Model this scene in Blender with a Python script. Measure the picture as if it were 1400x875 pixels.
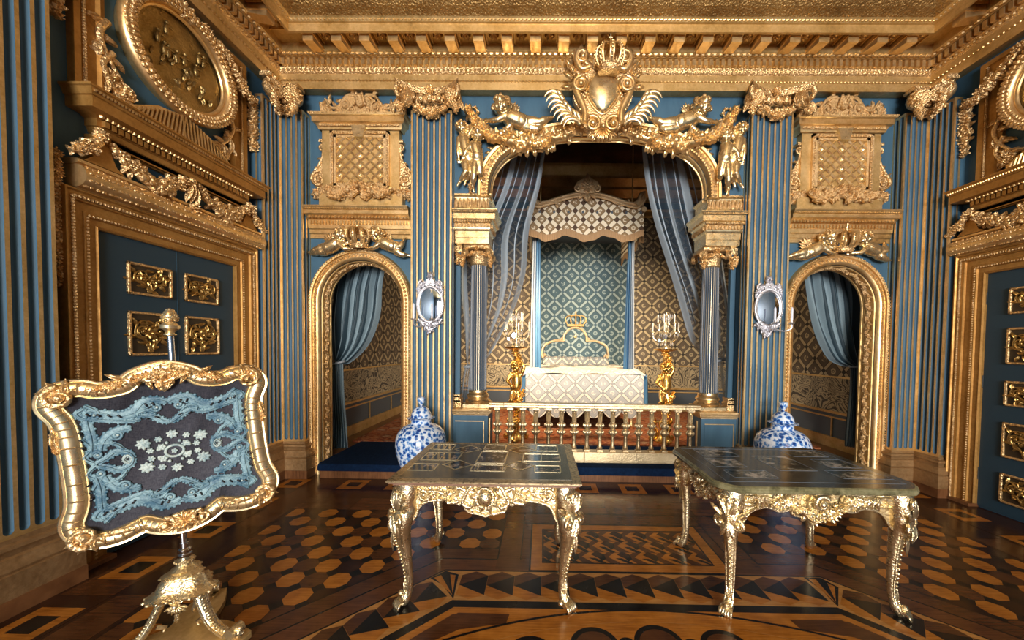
import bpy, math, random
from mathutils import Matrix, Vector, Euler
random.seed(7)
PI = math.pi
for o in list(bpy.data.objects): bpy.data.objects.remove(o)
scn = bpy.context.scene
COL = scn.collection
def R(d): return math.radians(d)

# ---------------------------------------------------------------- camera
CAM = Vector((-0.65471, -4.22423, 1.58457))
FPX, PCX, PCY = 487.601, 735.813, 491.083            # focal length and principal point for 1400x875
RIGHT = Vector((0.9998717, 0.0104385, 0.0121468))
FWD = Vector((-0.0100654, 0.9994878, -0.0303774))
UP = Vector((-0.0124577, 0.0302512, 0.9994647))
cd = bpy.data.cameras.new('camera'); cam = bpy.data.objects.new('camera', cd); COL.objects.link(cam)
m3 = Matrix((RIGHT, UP, -FWD)).transposed()
cam.matrix_world = Matrix.Translation(CAM) @ m3.to_4x4()
cd.sensor_width = 36; cd.lens = FPX/1400*36
cd.shift_x = -(PCX-700)/1400; cd.shift_y = (PCY-437.5)/1400
cd.clip_start = .05; scn.camera = cam
# ---------------------------------------------------------------- world, lights, exposure
scn.view_settings.view_transform = 'Standard'; scn.view_settings.look = 'None'
scn.view_settings.gamma = 1; scn.view_settings.use_curve_mapping = False
scn.view_settings.exposure = -0.3
w = bpy.data.worlds.new('world'); scn.world = w; w.use_nodes = True
w.node_tree.nodes['Background'].inputs[0].default_value = (.55, .7, 1, 1)
w.node_tree.nodes['Background'].inputs[1].default_value = 0.6
def area(name, loc, rot, sx, sy, e, col):
    l = bpy.data.lights.new(name, 'AREA'); l.shape = 'RECTANGLE'; l.size = sx; l.size_y = sy; l.energy = e; l.color = col
    l.spread = R(125)
    o = bpy.data.objects.new(name, l); COL.objects.link(o); o.location = loc; o.rotation_euler = [R(a) for a in rot]
    return o
for i, x in enumerate((-2.3, 0.0, 2.3)):              # daylight through the three tall windows behind the camera
    area('window_daylight', (x*.75, -13.3, 2.75), (90, 0, 0), 1.3, 3.3, 520 if i == 1 else 330, (1, .96, .90))
area('alcove_lamp', (-2.55, .75, 3.0), (62, 0, -42), .3, .3, 120, (1, .76, .50)).data.spread = R(95)   # warm spotlight hidden behind the left pier
area('alcove_lamp', (2.55, .75, 3.0), (62, 0, 42), .3, .3, 80, (1, .80, .56)).data.spread = R(95)

# ---------------------------------------------------------------- helpers
def at(px, py, Y):
    d = RIGHT*((px-PCX)/FPX) + FWD - UP*((py-PCY)/FPX)
    return CAM + d*((Y-CAM.y)/d.y)
def T(x=0, y=0, z=0, rx=0, ry=0, rz=0, s=1):
    if not isinstance(s, (tuple, list)): s = (s, s, s)
    return Matrix.Translation((x, y, z)) @ Euler((R(rx), R(ry), R(rz))).to_matrix().to_4x4() @ Matrix.Diagonal((s[0], s[1], s[2], 1))
class MB:
    def __init__(s, M=None): s.v = []; s.f = []; s.m = []; s.M = M
    def add(s, vs, fs, mi=0, M=None):
        b = len(s.v)
        if M is not None: vs = [M @ Vector(p) for p in vs]
        if s.M is not None: vs = [s.M @ Vector(p) for p in vs]
        s.v += [tuple(p) for p in vs]
        for f in fs: s.f.append(tuple(b+i for i in f)); s.m.append(mi)
    def box(s, x0, x1, y0, y1, z0, z1, mi=0, M=None, b=0):
        if b > 0:
            b = min(b, abs(x1-x0)/2.01, abs(y1-y0)/2.01, abs(z1-z0)/2.01)
            vs = []; 
            for z, k in ((z0, b), (z0+b, 0), (z1-b, 0), (z1, b)):
                vs += [(x0+k, y0+k+0, z), (x1-k, y0+k, z), (x1-k, y1-k, z), (x0+k, y1-k, z)]
            # chamfer vertical edges as well
            vs = []; n = 8
            for z, k in ((z0, b), (z0+b, 0), (z1-b, 0), (z1, b)):
                a0, a1, c0, c1 = x0+k, x1-k, y0+k, y1-k
                q = b*.7 if k == 0 else b*.3
                vs += [(a0+q, c0, z), (a1-q, c0, z), (a1, c0+q, z), (a1, c1-q, z), (a1-q, c1, z), (a0+q, c1, z), (a0, c1-q, z), (a0, c0+q, z)]
            fs = [tuple(range(7, -1, -1)), tuple(range(24, 32))]
            for r in range(3):
                for i in range(8): fs.append((r*8+i, r*8+(i+1) % 8, r*8+8+(i+1) % 8, r*8+8+i))
            s.add(vs, fs, mi, M); return
        vs = [(x0, y0, z0), (x1, y0, z0), (x1, y1, z0), (x0, y1, z0), (x0, y0, z1), (x1, y0, z1), (x1, y1, z1), (x0, y1, z1)]
        s.add(vs, [(0, 3, 2, 1), (4, 5, 6, 7), (0, 1, 5, 4), (1, 2, 6, 5), (2, 3, 7, 6), (3, 0, 4, 7)], mi, M)
    def tube(s, pts, rad, n=8, mi=0, M=None, closed=False, flat=1.0, up=None):
        pts = [Vector(p) for p in pts]; k = len(pts)
        if not isinstance(rad, (list, tuple)): rad = [rad]*k
        vs = []; prev = None
        for i in range(k):
            if closed: t = pts[(i+1) % k]-pts[i-1]
            else: t = pts[min(i+1, k-1)]-pts[max(i-1, 0)]
            if t.length < 1e-9: t = Vector((0, 0, 1))
            t.normalize()
            if up is not None: a = Vector(up)-t*t.dot(Vector(up))
            elif prev is None: a = Vector((0, 0, 1)) if abs(t.z) < .9 else Vector((1, 0, 0)); a = a-t*a.dot(t)
            else: a = prev-t*prev.dot(t)
            if a.length < 1e-6: a = Vector((1, 0, 0))-t*t.x
            a.normalize(); prev = a; b = t.cross(a)
            for j in range(n):
                th = 2*PI*j/n; vs.append(pts[i]+a*(math.cos(th)*rad[i]*flat)+b*(math.sin(th)*rad[i]))
        fs = []
        for i in range(k if closed else k-1):
            for j in range(n):
                a0 = i*n+j; a1 = i*n+(j+1) % n; b0 = ((i+1) % k)*n+j; b1 = ((i+1) % k)*n+(j+1) % n
                fs.append((a0, a1, b1, b0))
        if not closed: fs += [tuple(range(n-1, -1, -1)), tuple(range((k-1)*n, k*n))]
        s.add(vs, fs, mi, M)
    def lathe(s, prof, n=24, mi=0, M=None, fl=None, cap=True):
        vs = []; k = len(prof)
        for i, (r, z) in enumerate(prof):
            for j in range(n):
                th = 2*PI*j/n; q = r*(1 if fl is None else fl(th, i)); vs.append((q*math.cos(th), q*math.sin(th), z))
        fs = [(i*n+j, i*n+(j+1) % n, (i+1)*n+(j+1) % n, (i+1)*n+j) for i in range(k-1) for j in range(n)]
        if cap: fs += [tuple(range(n-1, -1, -1)), tuple(range((k-1)*n, k*n))]
        s.add(vs, fs, mi, M)
    def ball(s, c, r, nu=8, nv=6, mi=0, M=None):
        if not isinstance(r, (list, tuple)): r = (r, r, r)
        vs = [(c[0], c[1], c[2]-r[2])]; 
        for i in range(1, nv):
            ph = PI*i/nv
            for j in range(nu):
                th = 2*PI*j/nu; vs.append((c[0]+r[0]*math.sin(ph)*math.cos(th), c[1]+r[1]*math.sin(ph)*math.sin(th), c[2]-r[2]*math.cos(ph)))
        vs.append((c[0], c[1], c[2]+r[2])); fs = []
        for j in range(nu): fs.append((0, 1+(j+1) % nu, 1+j))
        for i in range(nv-2):
            for j in range(nu): a = 1+i*nu; fs.append((a+j, a+(j+1) % nu, a+nu+(j+1) % nu, a+nu+j))
        a = 1+(nv-2)*nu; e = len(vs)-1
        for j in range(nu): fs.append((a+j, a+(j+1) % nu, e))
        s.add(vs, fs, mi, M)
    def sweep(s, prof, path, mi=0, M=None, closed=False, cap=True):
        # prof [(a,b)], path [(P, N1, N2)] : vertex = P + a*N1 + b*N2
        vs = []; n = len(prof); k = len(path)
        for P, A, B in path:
            P = Vector(P); A = Vector(A); B = Vector(B)
            for a, b in prof: vs.append(P+A*a+B*b)
        fs = []
        for i in range(k if closed else k-1):
            for j in range(n-1):
                q = ((i+1) % k)*n; fs.append((i*n+j, i*n+j+1, q+j+1, q+j))
        if cap and not closed: fs += [tuple(range(n-1, -1, -1)), tuple(range((k-1)*n, k*n))]
        s.add(vs, fs, mi, M)
    def prism(s, out, y0, y1, mi=0, M=None):       # outline in x,z ; thickness in y
        n = len(out); vs = [(x, y0, z) for x, z in out]+[(x, y1, z) for x, z in out]
        fs = [tuple(range(n)), tuple(range(2*n-1, n-1, -1))]+[(i, (i+1) % n, n+(i+1) % n, n+i) for i in range(n)]
        s.add(vs, fs, mi, M)
    def flatpoly(s, out, z, mi=0, M=None): s.add([(x, y, z) for x, y in out], [tuple(range(len(out)))], mi, M)
    def grid(s, fn, nu, nv, mi=0, M=None, cu=False):
        vs = [fn(i/nu, j/nv) for j in range(nv+1) for i in range(nu+1)]
        fs = [(j*(nu+1)+i, j*(nu+1)+i+1, (j+1)*(nu+1)+i+1, (j+1)*(nu+1)+i) for j in range(nv) for i in range(nu)]
        s.add(vs, fs, mi, M)
    # ---- carved ornament, drawn in the x,z plane and standing out towards -y
    def leaf(s, x, z, a, L, W, h=.02, y=0, curl=.5, lob=5, bend=0, mi=0, n=10):
        vs = []; m = 6
        ca, sa = math.cos(R(a)), math.sin(R(a))
        cx, cz, th = 0.0, 0.0, 0.0
        for i in range(n+1):
            t = i/n; w_ = W*.5*(math.sin(PI*min(1, t*.93+.07))**.6)*(1+.22*math.sin(lob*2*PI*t))*(1-.35*t)
            if i == n: w_ = W*.04
            th = R(bend)*t
            px, pz = cx, cz; cx += math.cos(th)*L/n; cz += math.sin(th)*L/n
            for j in range(m+1):
                u = j/m*2-1
                hh = h*(.35+.65*(1-abs(u))**.6)*(.5+.5*math.sin(PI*min(1, t*1.05)))+curl*h*t*t*.8
                hh *= (.8+.2*math.cos(u*PI*2.2))*(1-t**5)
                if j in (0, m): hh = 0 if t < .85 else hh*.5
                lx = px-math.sin(th)*u*w_; lz = pz+math.cos(th)*u*w_
                vs.append((x+ca*lx-sa*lz, y-hh, z+sa*lx+ca*lz))
        fs = [(i*(m+1)+j, i*(m+1)+j+1, (i+1)*(m+1)+j+1, (i+1)*(m+1)+j) for i in range(n) for j in range(m)]
        s.add(vs, fs, mi)
    def flower(s, x, z, r, h=.03, y=0, pet=6, mi=0, a0=0, M=None):
        N = pet*4; vs = []; rings = ((0, .75), (.16, .95), (.28, .55), (.5, .8), (.8, 1.0), (1.0, .55), (1.02, 0))
        for q, hh in rings:
            for j in range(N):
                th = 2*PI*j/N+a0; k = 1 if q < .4 else (1-.16*(1-math.cos(pet*(th-a0)))*q)
                g = 1 if q < .4 else (.75+.25*math.cos(pet*(th-a0)))
                vs.append((x+r*q*k*math.cos(th), y-h*hh*g, z+r*q*k*math.sin(th)))
        fs = [(i*N+j, i*N+(j+1) % N, (i+1)*N+(j+1) % N, (i+1)*N+j) for i in range(len(rings)-1) for j in range(N)]
        s.add(vs, fs, mi, M)
    def scroll(s, x, z, r, turns=1.6, a0=0, d=1, t=.012, y=0, mi=0, rise=.0, n=7):
        pts = []; rad = []; K = int(turns*11)+2
        for i in range(K+1):
            q = i/K; th = R(a0)+d*q*turns*2*PI; rr = r*(1-q)**.85+t*.5
            pts.append((x+rr*math.cos(th), y-t*.8-rise*q, z+rr*math.sin(th))); rad.append(t*(1-.45*q))
        s.tube(pts, rad, n, mi); s.ball((x, y-t*1.2-rise, z), t*1.5, 7, 5, mi)
    def vine(s, pts, t, y=0, mi=0, leaves=0, ls=.06, seed=1, h=None, n=7):
        P = smooth2(pts, 6); k = len(P)
        s.tube([(p[0], y-t*.8, p[1]) for p in P], [t*(1-.5*i/k) for i in range(k)], n, mi)
        rnd = random.Random(seed)
        for i in range(leaves):
            q = int((i+.5)/leaves*(k-2)); p = P[q]; d = math.degrees(math.atan2(P[q+1][1]-p[1], P[q+1][0]-p[0]))
            s.leaf(p[0], p[1], d+(1 if i % 2 else -1)*rnd.uniform(35, 75), ls*rnd.uniform(.8, 1.2), ls*.5, (h or t*1.6), y, .6, 4, rnd.uniform(-50, 50), mi, 6)
    def beads(s, p0, p1, n, r, mi=0, nu=6, nv=4, M=None):
        p0 = Vector(p0); p1 = Vector(p1)
        for i in range(n): s.ball(p0.lerp(p1, (i+.5)/n), r, nu, nv, mi, M)
    def garland(s, pts, r, seed=1, y=0, mi=0, den=1.0, mid=1.35, h=1.0):
        rnd = random.Random(seed); P = smooth2(pts, 8); L = 0; acc = [0]
        for i in range(len(P)-1): L += math.dist(P[i], P[i+1]); acc.append(L)
        s.tube([(p[0], y-r*.5*h, p[1]) for p in P], [r*(.35+.3*math.sin(PI*a/L)) for a in acc], 7, mi)
        n = max(3, int(L/(r*.62)*den)); j = 0
        for i in range(n):
            a = (i+.5)/n*L
            while j < len(acc)-2 and acc[j+1] < a: j += 1
            q = (a-acc[j])/max(1e-6, acc[j+1]-acc[j]); px = P[j][0]+(P[j+1][0]-P[j][0])*q; pz = P[j][1]+(P[j+1][1]-P[j][1])*q
            d = math.degrees(math.atan2(P[j+1][1]-P[j][1], P[j+1][0]-P[j][0])); rr = r*(.65+(mid-.65)*math.sin(PI*a/L))
            off = rnd.uniform(-.45, .45)*rr; nx = px-math.sin(R(d))*off; nz = pz+math.cos(R(d))*off
            for _ in range(2 if i % 2 else 1):
                s.leaf(px, pz, d+rnd.choice((-1, 1))*rnd.uniform(40, 120), rr*rnd.uniform(.85, 1.2), rr*.72, r*.5, y-r*.15*h, .8, 4, rnd.uniform(-50, 50), mi, 6)
            k = rnd.random()
            if k < .55: s.flower(nx, nz, rr*rnd.uniform(.6, .85), r*.65, y-r*.65*h, rnd.choice((5, 6)), mi, rnd.random()*6)
            elif k < .8:
                for _ in range(4): s.ball((nx+rnd.uniform(-.35, .35)*rr, y-r*h*rnd.uniform(.8, 1.15), nz+rnd.uniform(-.35, .35)*rr), rr*.2, 6, 5, mi)
            else: s.ball((nx, y-r*.85*h, nz), (rr*.38, rr*.38, rr*.38), 8, 6, mi)
    def build(s, name, mats, parent=None, loc=None, rot=None, ang=38, mods=None):
        me = bpy.data.meshes.new(name); me.from_pydata(s.v, [], s.f); 
        if not isinstance(mats, (list, tuple)): mats = [mats]
        for m in mats: me.materials.append(m)
        me.polygons.foreach_set('material_index', s.m)
        me.polygons.foreach_set('use_smooth', [True]*len(s.f)); me.update()
        if ang < 180: me.set_sharp_from_angle(angle=R(ang))
        o = bpy.data.objects.new(name, me); COL.objects.link(o)
        if parent is not None: o.parent = parent
        if loc is not None: o.location = loc
        if rot is not None: o.rotation_euler = [R(a) for a in rot]
        return o
def smooth2(pts, k=6):
    out = []; n = len(pts)
    for i in range(n-1):
        p0 = pts[max(i-1, 0)]; p1 = pts[i]; p2 = pts[i+1]; p3 = pts[min(i+2, n-1)]
        for j in range(k):
            t = j/k
            out.append(tuple(.5*((2*p1[c])+(-p0[c]+p2[c])*t+(2*p0[c]-5*p1[c]+4*p2[c]-p3[c])*t*t+(-p0[c]+3*p1[c]-3*p2[c]+p3[c])*t**3) for c in range(len(p1))))
    out.append(tuple(pts[-1])); return out
def tag(o, label, cat, group=None):
    o['label'] = label; o['category'] = cat
    if group: o['group'] = group
    return o
def struct(o): o['kind'] = 'structure'; return o
def empty(name, label, cat, loc=(0, 0, 0), rz=0, group=None):
    o = bpy.data.objects.new(name, None); COL.objects.link(o); o.location = loc; o.rotation_euler = (0, 0, R(rz)); o.empty_display_size = .1
    return tag(o, label, cat, group)
def copy_tree(o, parent=None):
    c = o.copy(); COL.objects.link(c)
    if parent is not None: c.parent = parent
    for ch in list(o.children): copy_tree(ch, c)
    return c
def dup(o, label, loc, rz=0, mirror=False):
    c = copy_tree(o); c['label'] = label; c.location = loc; c.rotation_euler = (0, 0, R(rz))
    if mirror: c.scale = (-o.scale[0], o.scale[1], o.scale[2])
    return c
def voxel(o, v=.006, it=3):
    m = o.modifiers.new('merge', 'REMESH'); m.mode = 'VOXEL'; m.voxel_size = v; m.use_smooth_shade = True
    m = o.modifiers.new('soften', 'SMOOTH'); m.factor = .5; m.iterations = it
    return o

# ---------------------------------------------------------------- materials
def mat(name, col, rough=.5, metal=0, spec=.5, build=None):
    m = bpy.data.materials.new(name); m.use_nodes = True; nt = m.node_tree; b = nt.nodes['Principled BSDF']
    b.inputs['Base Color'].default_value = (*col, 1); b.inputs['Roughness'].default_value = rough
    b.inputs['Metallic'].default_value = metal; b.inputs['Specular IOR Level'].default_value = spec
    if build: build(nt, b)
    return m
def N(nt, t, **k):
    n = nt.nodes.new(t)
    for a, v in k.items():
        if a.startswith('i_'): n.inputs[a[2:].replace('_', ' ')].default_value = v
        else: setattr(n, a, v)
    return n
def ramp(nt, fac, stops):
    r = nt.nodes.new('ShaderNodeValToRGB'); e = r.color_ramp.elements
    while len(e) < len(stops): e.new(.5)
    for el, (p, c) in zip(e, stops): el.position = p; el.color = (*c, 1) if len(c) == 3 else c
    nt.links.new(fac, r.inputs[0]); return r.outputs[0]
def coords(nt, sc=(1, 1, 1), kind='Object', rot=(0, 0, 0)):
    tc = nt.nodes.new('ShaderNodeTexCoord'); mp = nt.nodes.new('ShaderNodeMapping'); mp.inputs['Scale'].default_value = sc
    mp.inputs['Rotation'].default_value = rot; nt.links.new(tc.outputs[kind], mp.inputs[0]); return mp.outputs[0]
def bump(nt, b, h, st=.4, dist=.01):
    n = nt.nodes.new('ShaderNodeBump'); n.inputs['Strength'].default_value = st; n.inputs['Distance'].default_value = dist
    nt.links.new(h, n.inputs['Height']); nt.links.new(n.outputs[0], b.inputs['Normal'])
def noise(nt, v, s, det=4, r=.6):
    n = N(nt, 'ShaderNodeTexNoise'); n.inputs['Scale'].default_value = s; n.inputs['Detail'].default_value = det; n.inputs['Roughness'].default_value = r
    nt.links.new(v, n.inputs['Vector']); return n.outputs[0]
def voro(nt, v, s, feat='F1'):
    n = N(nt, 'ShaderNodeTexVoronoi', feature=feat); n.inputs['Scale'].default_value = s; nt.links.new(v, n.inputs['Vector']); return n.outputs[0]
def math_(nt, op, a, b=None, clamp=False):
    n = N(nt, 'ShaderNodeMath', operation=op, use_clamp=clamp)
    for i, x in enumerate((a, b)):
        if x is None: continue
        if isinstance(x, (int, float)): n.inputs[i].default_value = x
        else: nt.links.new(x, n.inputs[i])
    return n.outputs[0]
def gold(name, c1, c2, rough=.34, metal=.9, bs=0, bstr=.5, vs=60):
    def f(nt, b):
        v = coords(nt); n = math_(nt, 'ADD', math_(nt, 'MULTIPLY', noise(nt, v, 3.2, 5), .6), math_(nt, 'MULTIPLY', noise(nt, v, 38, 4, .7), .4))
        nt.links.new(ramp(nt, n, [(.30, tuple(x*.6 for x in c1)), (.42, c1), (.62, c2)]), b.inputs['Base Color'])
        nt.links.new(ramp(nt, noise(nt, v, 14), [(.3, (rough-.07,)*3), (.7, (rough+.1,)*3)]), b.inputs['Roughness'])
        if bs: 
            h = math_(nt, 'ADD', math_(nt, 'MULTIPLY', voro(nt, v, vs), 1.0), noise(nt, v, vs*1.3, 3)); bump(nt, b, h, bstr, bs)
        else: bump(nt, b, noise(nt, v, 45, 4), .18, .004)
    return mat(name, c1, rough, metal, .5, f)
M_GOLD = gold('gilded_wood', (.68, .45, .19), (.86, .63, .34), .35, .85)
M_GOLDC = gold('carved_gilding', (.67, .44, .20), (.86, .63, .35), .33, .82, .010, .7, 55)
M_GOLDF = gold('fine_carved_gilding', (.67, .44, .20), (.86, .63, .36), .35, .82, .006, .9, 120)
M_OCHRE_SHADE = gold('shaded_ochre_gilding', (.38, .19, .045), (.54, .30, .09), .46, .6)  # matt side-wall finish, with warm bounced light and shade put into the colour
M_GOLDB = gold('burnished_gilding', (.78, .61, .34), (.92, .76, .48), .27)
M_GOLDM = gold('matt_gilding', (.56, .36, .13), (.76, .54, .26), .44, .72)
M_BRASS = gold('pale_brass', (.72, .60, .38), (.85, .74, .50), .3, .9)
M_DKGOLD = gold('dark_gilt_bronze', (.72, .42, .10), (.95, .60, .20), .28, .95)
M_SILVER = gold('worn_silver', (.60, .60, .66), (.80, .80, .86), .3, .85, .003, .4, 150)
M_STEEL = mat('polished_steel', (.55, .58, .65), .18, 1)
def _blue(nt, b):
    v = coords(nt, (1, 1, .25)); n = noise(nt, v, 9, 5)
    nt.links.new(ramp(nt, n, [(.3, (.040, .100, .165)), (.7, (.058, .138, .215))]), b.inputs['Base Color'])
    bump(nt, b, noise(nt, coords(nt, (1, 1, .15)), 60), .12, .003)
M_BLUE = mat('blue_painted_wood', (.07, .17, .26), .55, 0, .35, _blue)
M_DOORB = mat('dark_blue_door_paint', (.020, .050, .078), .5, 0, .4)
def wood(name, c1, c2, rough=.22, sc=(3, 60, 3), spec=.35, rot=0):
    def f(nt, b):
        v = coords(nt, sc, 'Object', (0, 0, rot)); n = noise(nt, v, 1.6, 6, .65); m = noise(nt, coords(nt), 7.0, 3)
        k = math_(nt, 'ADD', math_(nt, 'MULTIPLY', n, .6), math_(nt, 'MULTIPLY', m, .4))
        nt.links.new(ramp(nt, k, [(.36, c1), (.62, c2)]), b.inputs['Base Color'])
        nt.links.new(ramp(nt, m, [(.3, (rough-.04,)*3), (.7, (rough+.09,)*3)]), b.inputs['Roughness'])
        bump(nt, b, n, .06, .002)
    return mat(name, c1, rough, 0, spec, f)
M_WL = wood('light_maple_inlay', (.22, .070, .008), (.46, .175, .026), .17)
M_WL2 = wood('pale_maple_inlay', (.28, .12, .028), (.48, .235, .065), .17)
M_WM = wood('walnut_inlay', (.045, .016, .007), (.105, .040, .014), .17)
M_WD = wood('dark_walnut_inlay', (.020, .008, .005), (.045, .017, .009), .17)
M_WR = wood('reddish_walnut_inlay', (.065, .023, .009), (.135, .050, .018), .17)
M_BK = wood('ebony_inlay', (.005, .004, .004), (.012, .010, .009), .2)
M_WARM = wood('warm_brown_wood', (.085, .032, .012), (.20, .085, .032), .4, (40, 3, 3))
M_BASEW = wood('oak_brown_base', (.15, .085, .040), (.30, .185, .095), .5, (3, 3, 40))

# ================================================================ FLOOR (parquet, one mesh)
def clip_x(poly, x0, x1):
    def half(p, f, inter):
        out = []
        for i in range(len(p)):
            a, b = p[i-1], p[i]
            if f(b):
                if not f(a): out.append(inter(a, b))
                out.append(b)
            elif f(a): out.append(inter(a, b))
        return out
    for X, sg in ((x0, 1), (x1, -1)):
        poly = half(poly, lambda q: (q[0]-X)*sg >= 0, lambda a, b: (X, a[1]+(b[1]-a[1])*(X-a[0])/(b[0]-a[0])))
        if len(poly) < 3: return []
    return poly
fl = MB(); WLi, WL2i, WMi, WDi, WRi, BKi = range(6)
def rect(x0, x1, y0, y1): return [(x0, y0), (x1, y0), (x1, y1), (x0, y1)]
E0 = .0004
fl.flatpoly(rect(-4.3, 4.3, -13.5, .3), 0, WDi)
def planks(x0, x1, y0, y1, L, k, mats, horizontal=True):
    r = random.Random(int(x0*100+y0*10)); n = max(1, round(((x1-x0) if horizontal else (y1-y0))/L))
    for i in range(n):
        a, b = i/n, (i+1)/n
        q = rect(x0+(x1-x0)*a, x0+(x1-x0)*b-.002, y0, y1) if horizontal else rect(x0, x1, y0+(y1-y0)*a, y0+(y1-y0)*b-.002)
        fl.flatpoly(q, E0*k, r.choice(mats))
for y0, y1, ms in ((-.36, -.045, (WMi, WDi)), (-.56, -.37, (WMi, WRi)), (-.70, -.567, (WMi, WMi, WRi)), (-.83, -.705, (WRi, WMi))):
    planks(-3.35, 3.35, y0, y1, .43, 1, ms)
for sx in (-1, 1):
    a, b = sorted((sx*3.06, sx*3.30)); planks(a, b, -13.4, -.3, .9, 2, (WMi, WDi), False)
    a, b = sorted((sx*3.33, sx*3.66)); planks(a, b, -13.4, 0, .26, 3, (WDi, WMi, WDi), False)
    for k in range(14):
        cy = -.2-.525*k; q = sx*3.49
        fl.flatpoly(rect(q-.132, q+.132, cy-.132, cy+.132), E0*4, WLi); fl.flatpoly(rect(q-.07, q+.07, cy-.065, cy+.065), E0*5, BKi)
for k in range(-6, 7):
    cx = -.14+.53*k if k < 1 else -.14+.53*k
    if abs(cx) > 3.2: continue
    fl.flatpoly(rect(cx-.135, cx+.135, -.337, -.07), E0*2, WLi); fl.flatpoly(rect(cx-.07, cx+.07, -.265, -.14), E0*3, BKi)
    fl.flatpoly([(cx+.265, -.33), (cx+.40, -.2), (cx+.265, -.07), (cx+.13, -.2)], E0*2, WDi)
PT = .16; OC = PT/2*.985; OS = OC*math.tan(PI/8)
rf = random.Random(3)
for sx in (-1, 1):
    a, b = sorted((sx*3.03, sx*.975)); fl.flatpoly(rect(a, b, -13.4, -.84), E0, BKi)
    for j in range(-22, 1):
        for i in range(-3, 11):
            x = -2.657+PT*i; y = -.913+PT*j
            if y < min(x-.04, -1.48)-.2: continue
            o = clip_x([(x-OC, y-OS), (x-OS, y-OC), (x+OS, y-OC), (x+OC, y-OS), (x+OC, y+OS), (x+OS, y+OC), (x-OS, y+OC), (x-OC, y+OS)], -3.02, -.98)
            if not o: continue
            o = [(sx*-p[0], p[1]) for p in o] if sx > 0 else o
            if (i+j) % 2 == 0: mi = WLi
            else: mi = rf.choice((WMi, WDi, WDi, WMi))
            fl.flatpoly(o, E0*2, mi)
OCX, OCY = 0, -4.93
def octring(a1, a0, k, mi):
    for q in range(8):
        c, s = math.cos(q*PI/4), math.sin(q*PI/4); t1 = a1*math.tan(PI/8); t0 = a0*math.tan(PI/8)
        P = [(-t1, a1), (t1, a1), (t0, a0), (-t0, a0)]
        fl.flatpoly([(OCX+c*x+s*y, OCY-s*x+c*y) for x, y in P], E0*k, mi)
octring(3.46, 3.335, 3, WMi); octring(3.472, 3.46, 3, BKi); octring(3.335, 3.322, 3, BKi); octring(3.322, 3.196, 3, WRi); octring(3.196, 3.183, 3, BKi)
octring(3.183, 2.89, 3, WL2i); octring(2.89, 2.83, 3, BKi); octring(2.83, 0, 3, WLi)
# panels around the centre rectangle
fl.flatpoly(rect(-.97, .97, -1.72, -.85), E0*4, WMi); fl.flatpoly(rect(-.97, .97, -.862, -.85), E0*5, BKi)
for x0, x1 in ((-.973, -.962), (-.80, -.79), (.79, .80), (.962, .973)): fl.flatpoly(rect(x0, x1, -1.60, -.85), E0*5, BKi)
fl.flatpoly(rect(-.79, .79, -1.052, -1.04), E0*5, BKi)
fl.flatpoly(rect(-.73, .73, -1.735, -1.053), E0*5, BKi); fl.flatpoly(rect(-.716, .716, -1.724, -1.065), E0*6, WLi)
fl.flatpoly(rect(-.634, .634, -1.64, -1.145), E0*7, BKi); fl.flatpoly(rect(-.622, .622, -1.628, -1.157), E0*8, WMi)
for r in range(3):
    for c in range(-4, 5):
        x = c*.2+(.1 if r % 2 else 0)-.03; y = -1.24-.155*r; s = .05
        for pl, mi, k in (([(x-.10, y), (x-.04, y+.06), (x+.10, y+.06), (x+.04, y)], WLi, 9), ([(x-.10, y), (x+.04, y), (x+.10, y-.09), (x-.02, y-.09)], WLi, 9),
                          ([(x-.03, y+.03), (x+.02, y+.075), (x+.075, y+.03), (x+.025, y-.02)], WDi, 10), ([(x+.025, y-.02), (x+.075, y+.03), (x+.075, y-.025), (x+.045, y-.055)], BKi, 10),
                          ([(x-.05, y-.015), (x+.0, y-.015), (x+.075, y-.095), (x+.03, y-.095)], BKi, 10)):
            pl = clip_x(pl, -.62, .62)
            pl = [(p[0], max(-1.627, min(-1.158, p[1]))) for p in pl]
            if len(pl) > 2: fl.flatpoly(pl, E0*k, mi)
# arrow band
for q in range(8):
    c, s = math.cos(q*PI/4), math.sin(q*PI/4)
    def loc(pl): return [(OCX+c*x+s*(y-OCY), OCY-s*x+c*(y-OCY)) for x, y in pl]
    for k in range(13):
        x0 = -1.098+.183*k
        fl.flatpoly(loc([(x0, -1.752), (x0+.091, -1.795), (x0-.09, -1.896), (x0-.091, -1.795)]), E0*4, WMi)
        fl.flatpoly(loc([(x0+.091, -1.795), (x0+.092, -1.99), (x0-.09, -1.896)]), E0*4, BKi)
        fl.flatpoly(loc([(x0-.09, -1.896), (x0+.092, -1.99), (x0, -2.03), (x0-.089, -1.99)]), E0*4, WLi)
    fl.flatpoly(loc([(-1.316, -1.752), (-1.215, -1.79), (-1.193, -2.03), (-1.30, -1.9), (-1.40, -1.835)]), E0*5, BKi)
    fl.flatpoly(loc([(-1.375, -1.83), (-1.335, -1.80), (-1.205, -2.0)]), E0*6, WLi); fl.flatpoly(loc([(-1.275, -1.79), (-1.235, -1.80), (-1.208, -1.985)]), E0*6, WLi)
    fl.flatpoly(loc([(-1.165, -2.16), (-.93, -2.16), (-1.32, -2.42), (-1.38, -2.38)]), E0*5, WMi)
    fl.flatpoly(loc([(1.165, -2.16), (.93, -2.16), (1.32, -2.42), (1.38, -2.38)]), E0*5.5, WMi)
def disc(cx, cy, r, k, mi, n=32, e=1): fl.flatpoly([(cx+r*math.cos(2*PI*i/n), cy+r*e*math.sin(2*PI*i/n)) for i in range(n)], E0*k, mi)
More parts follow.
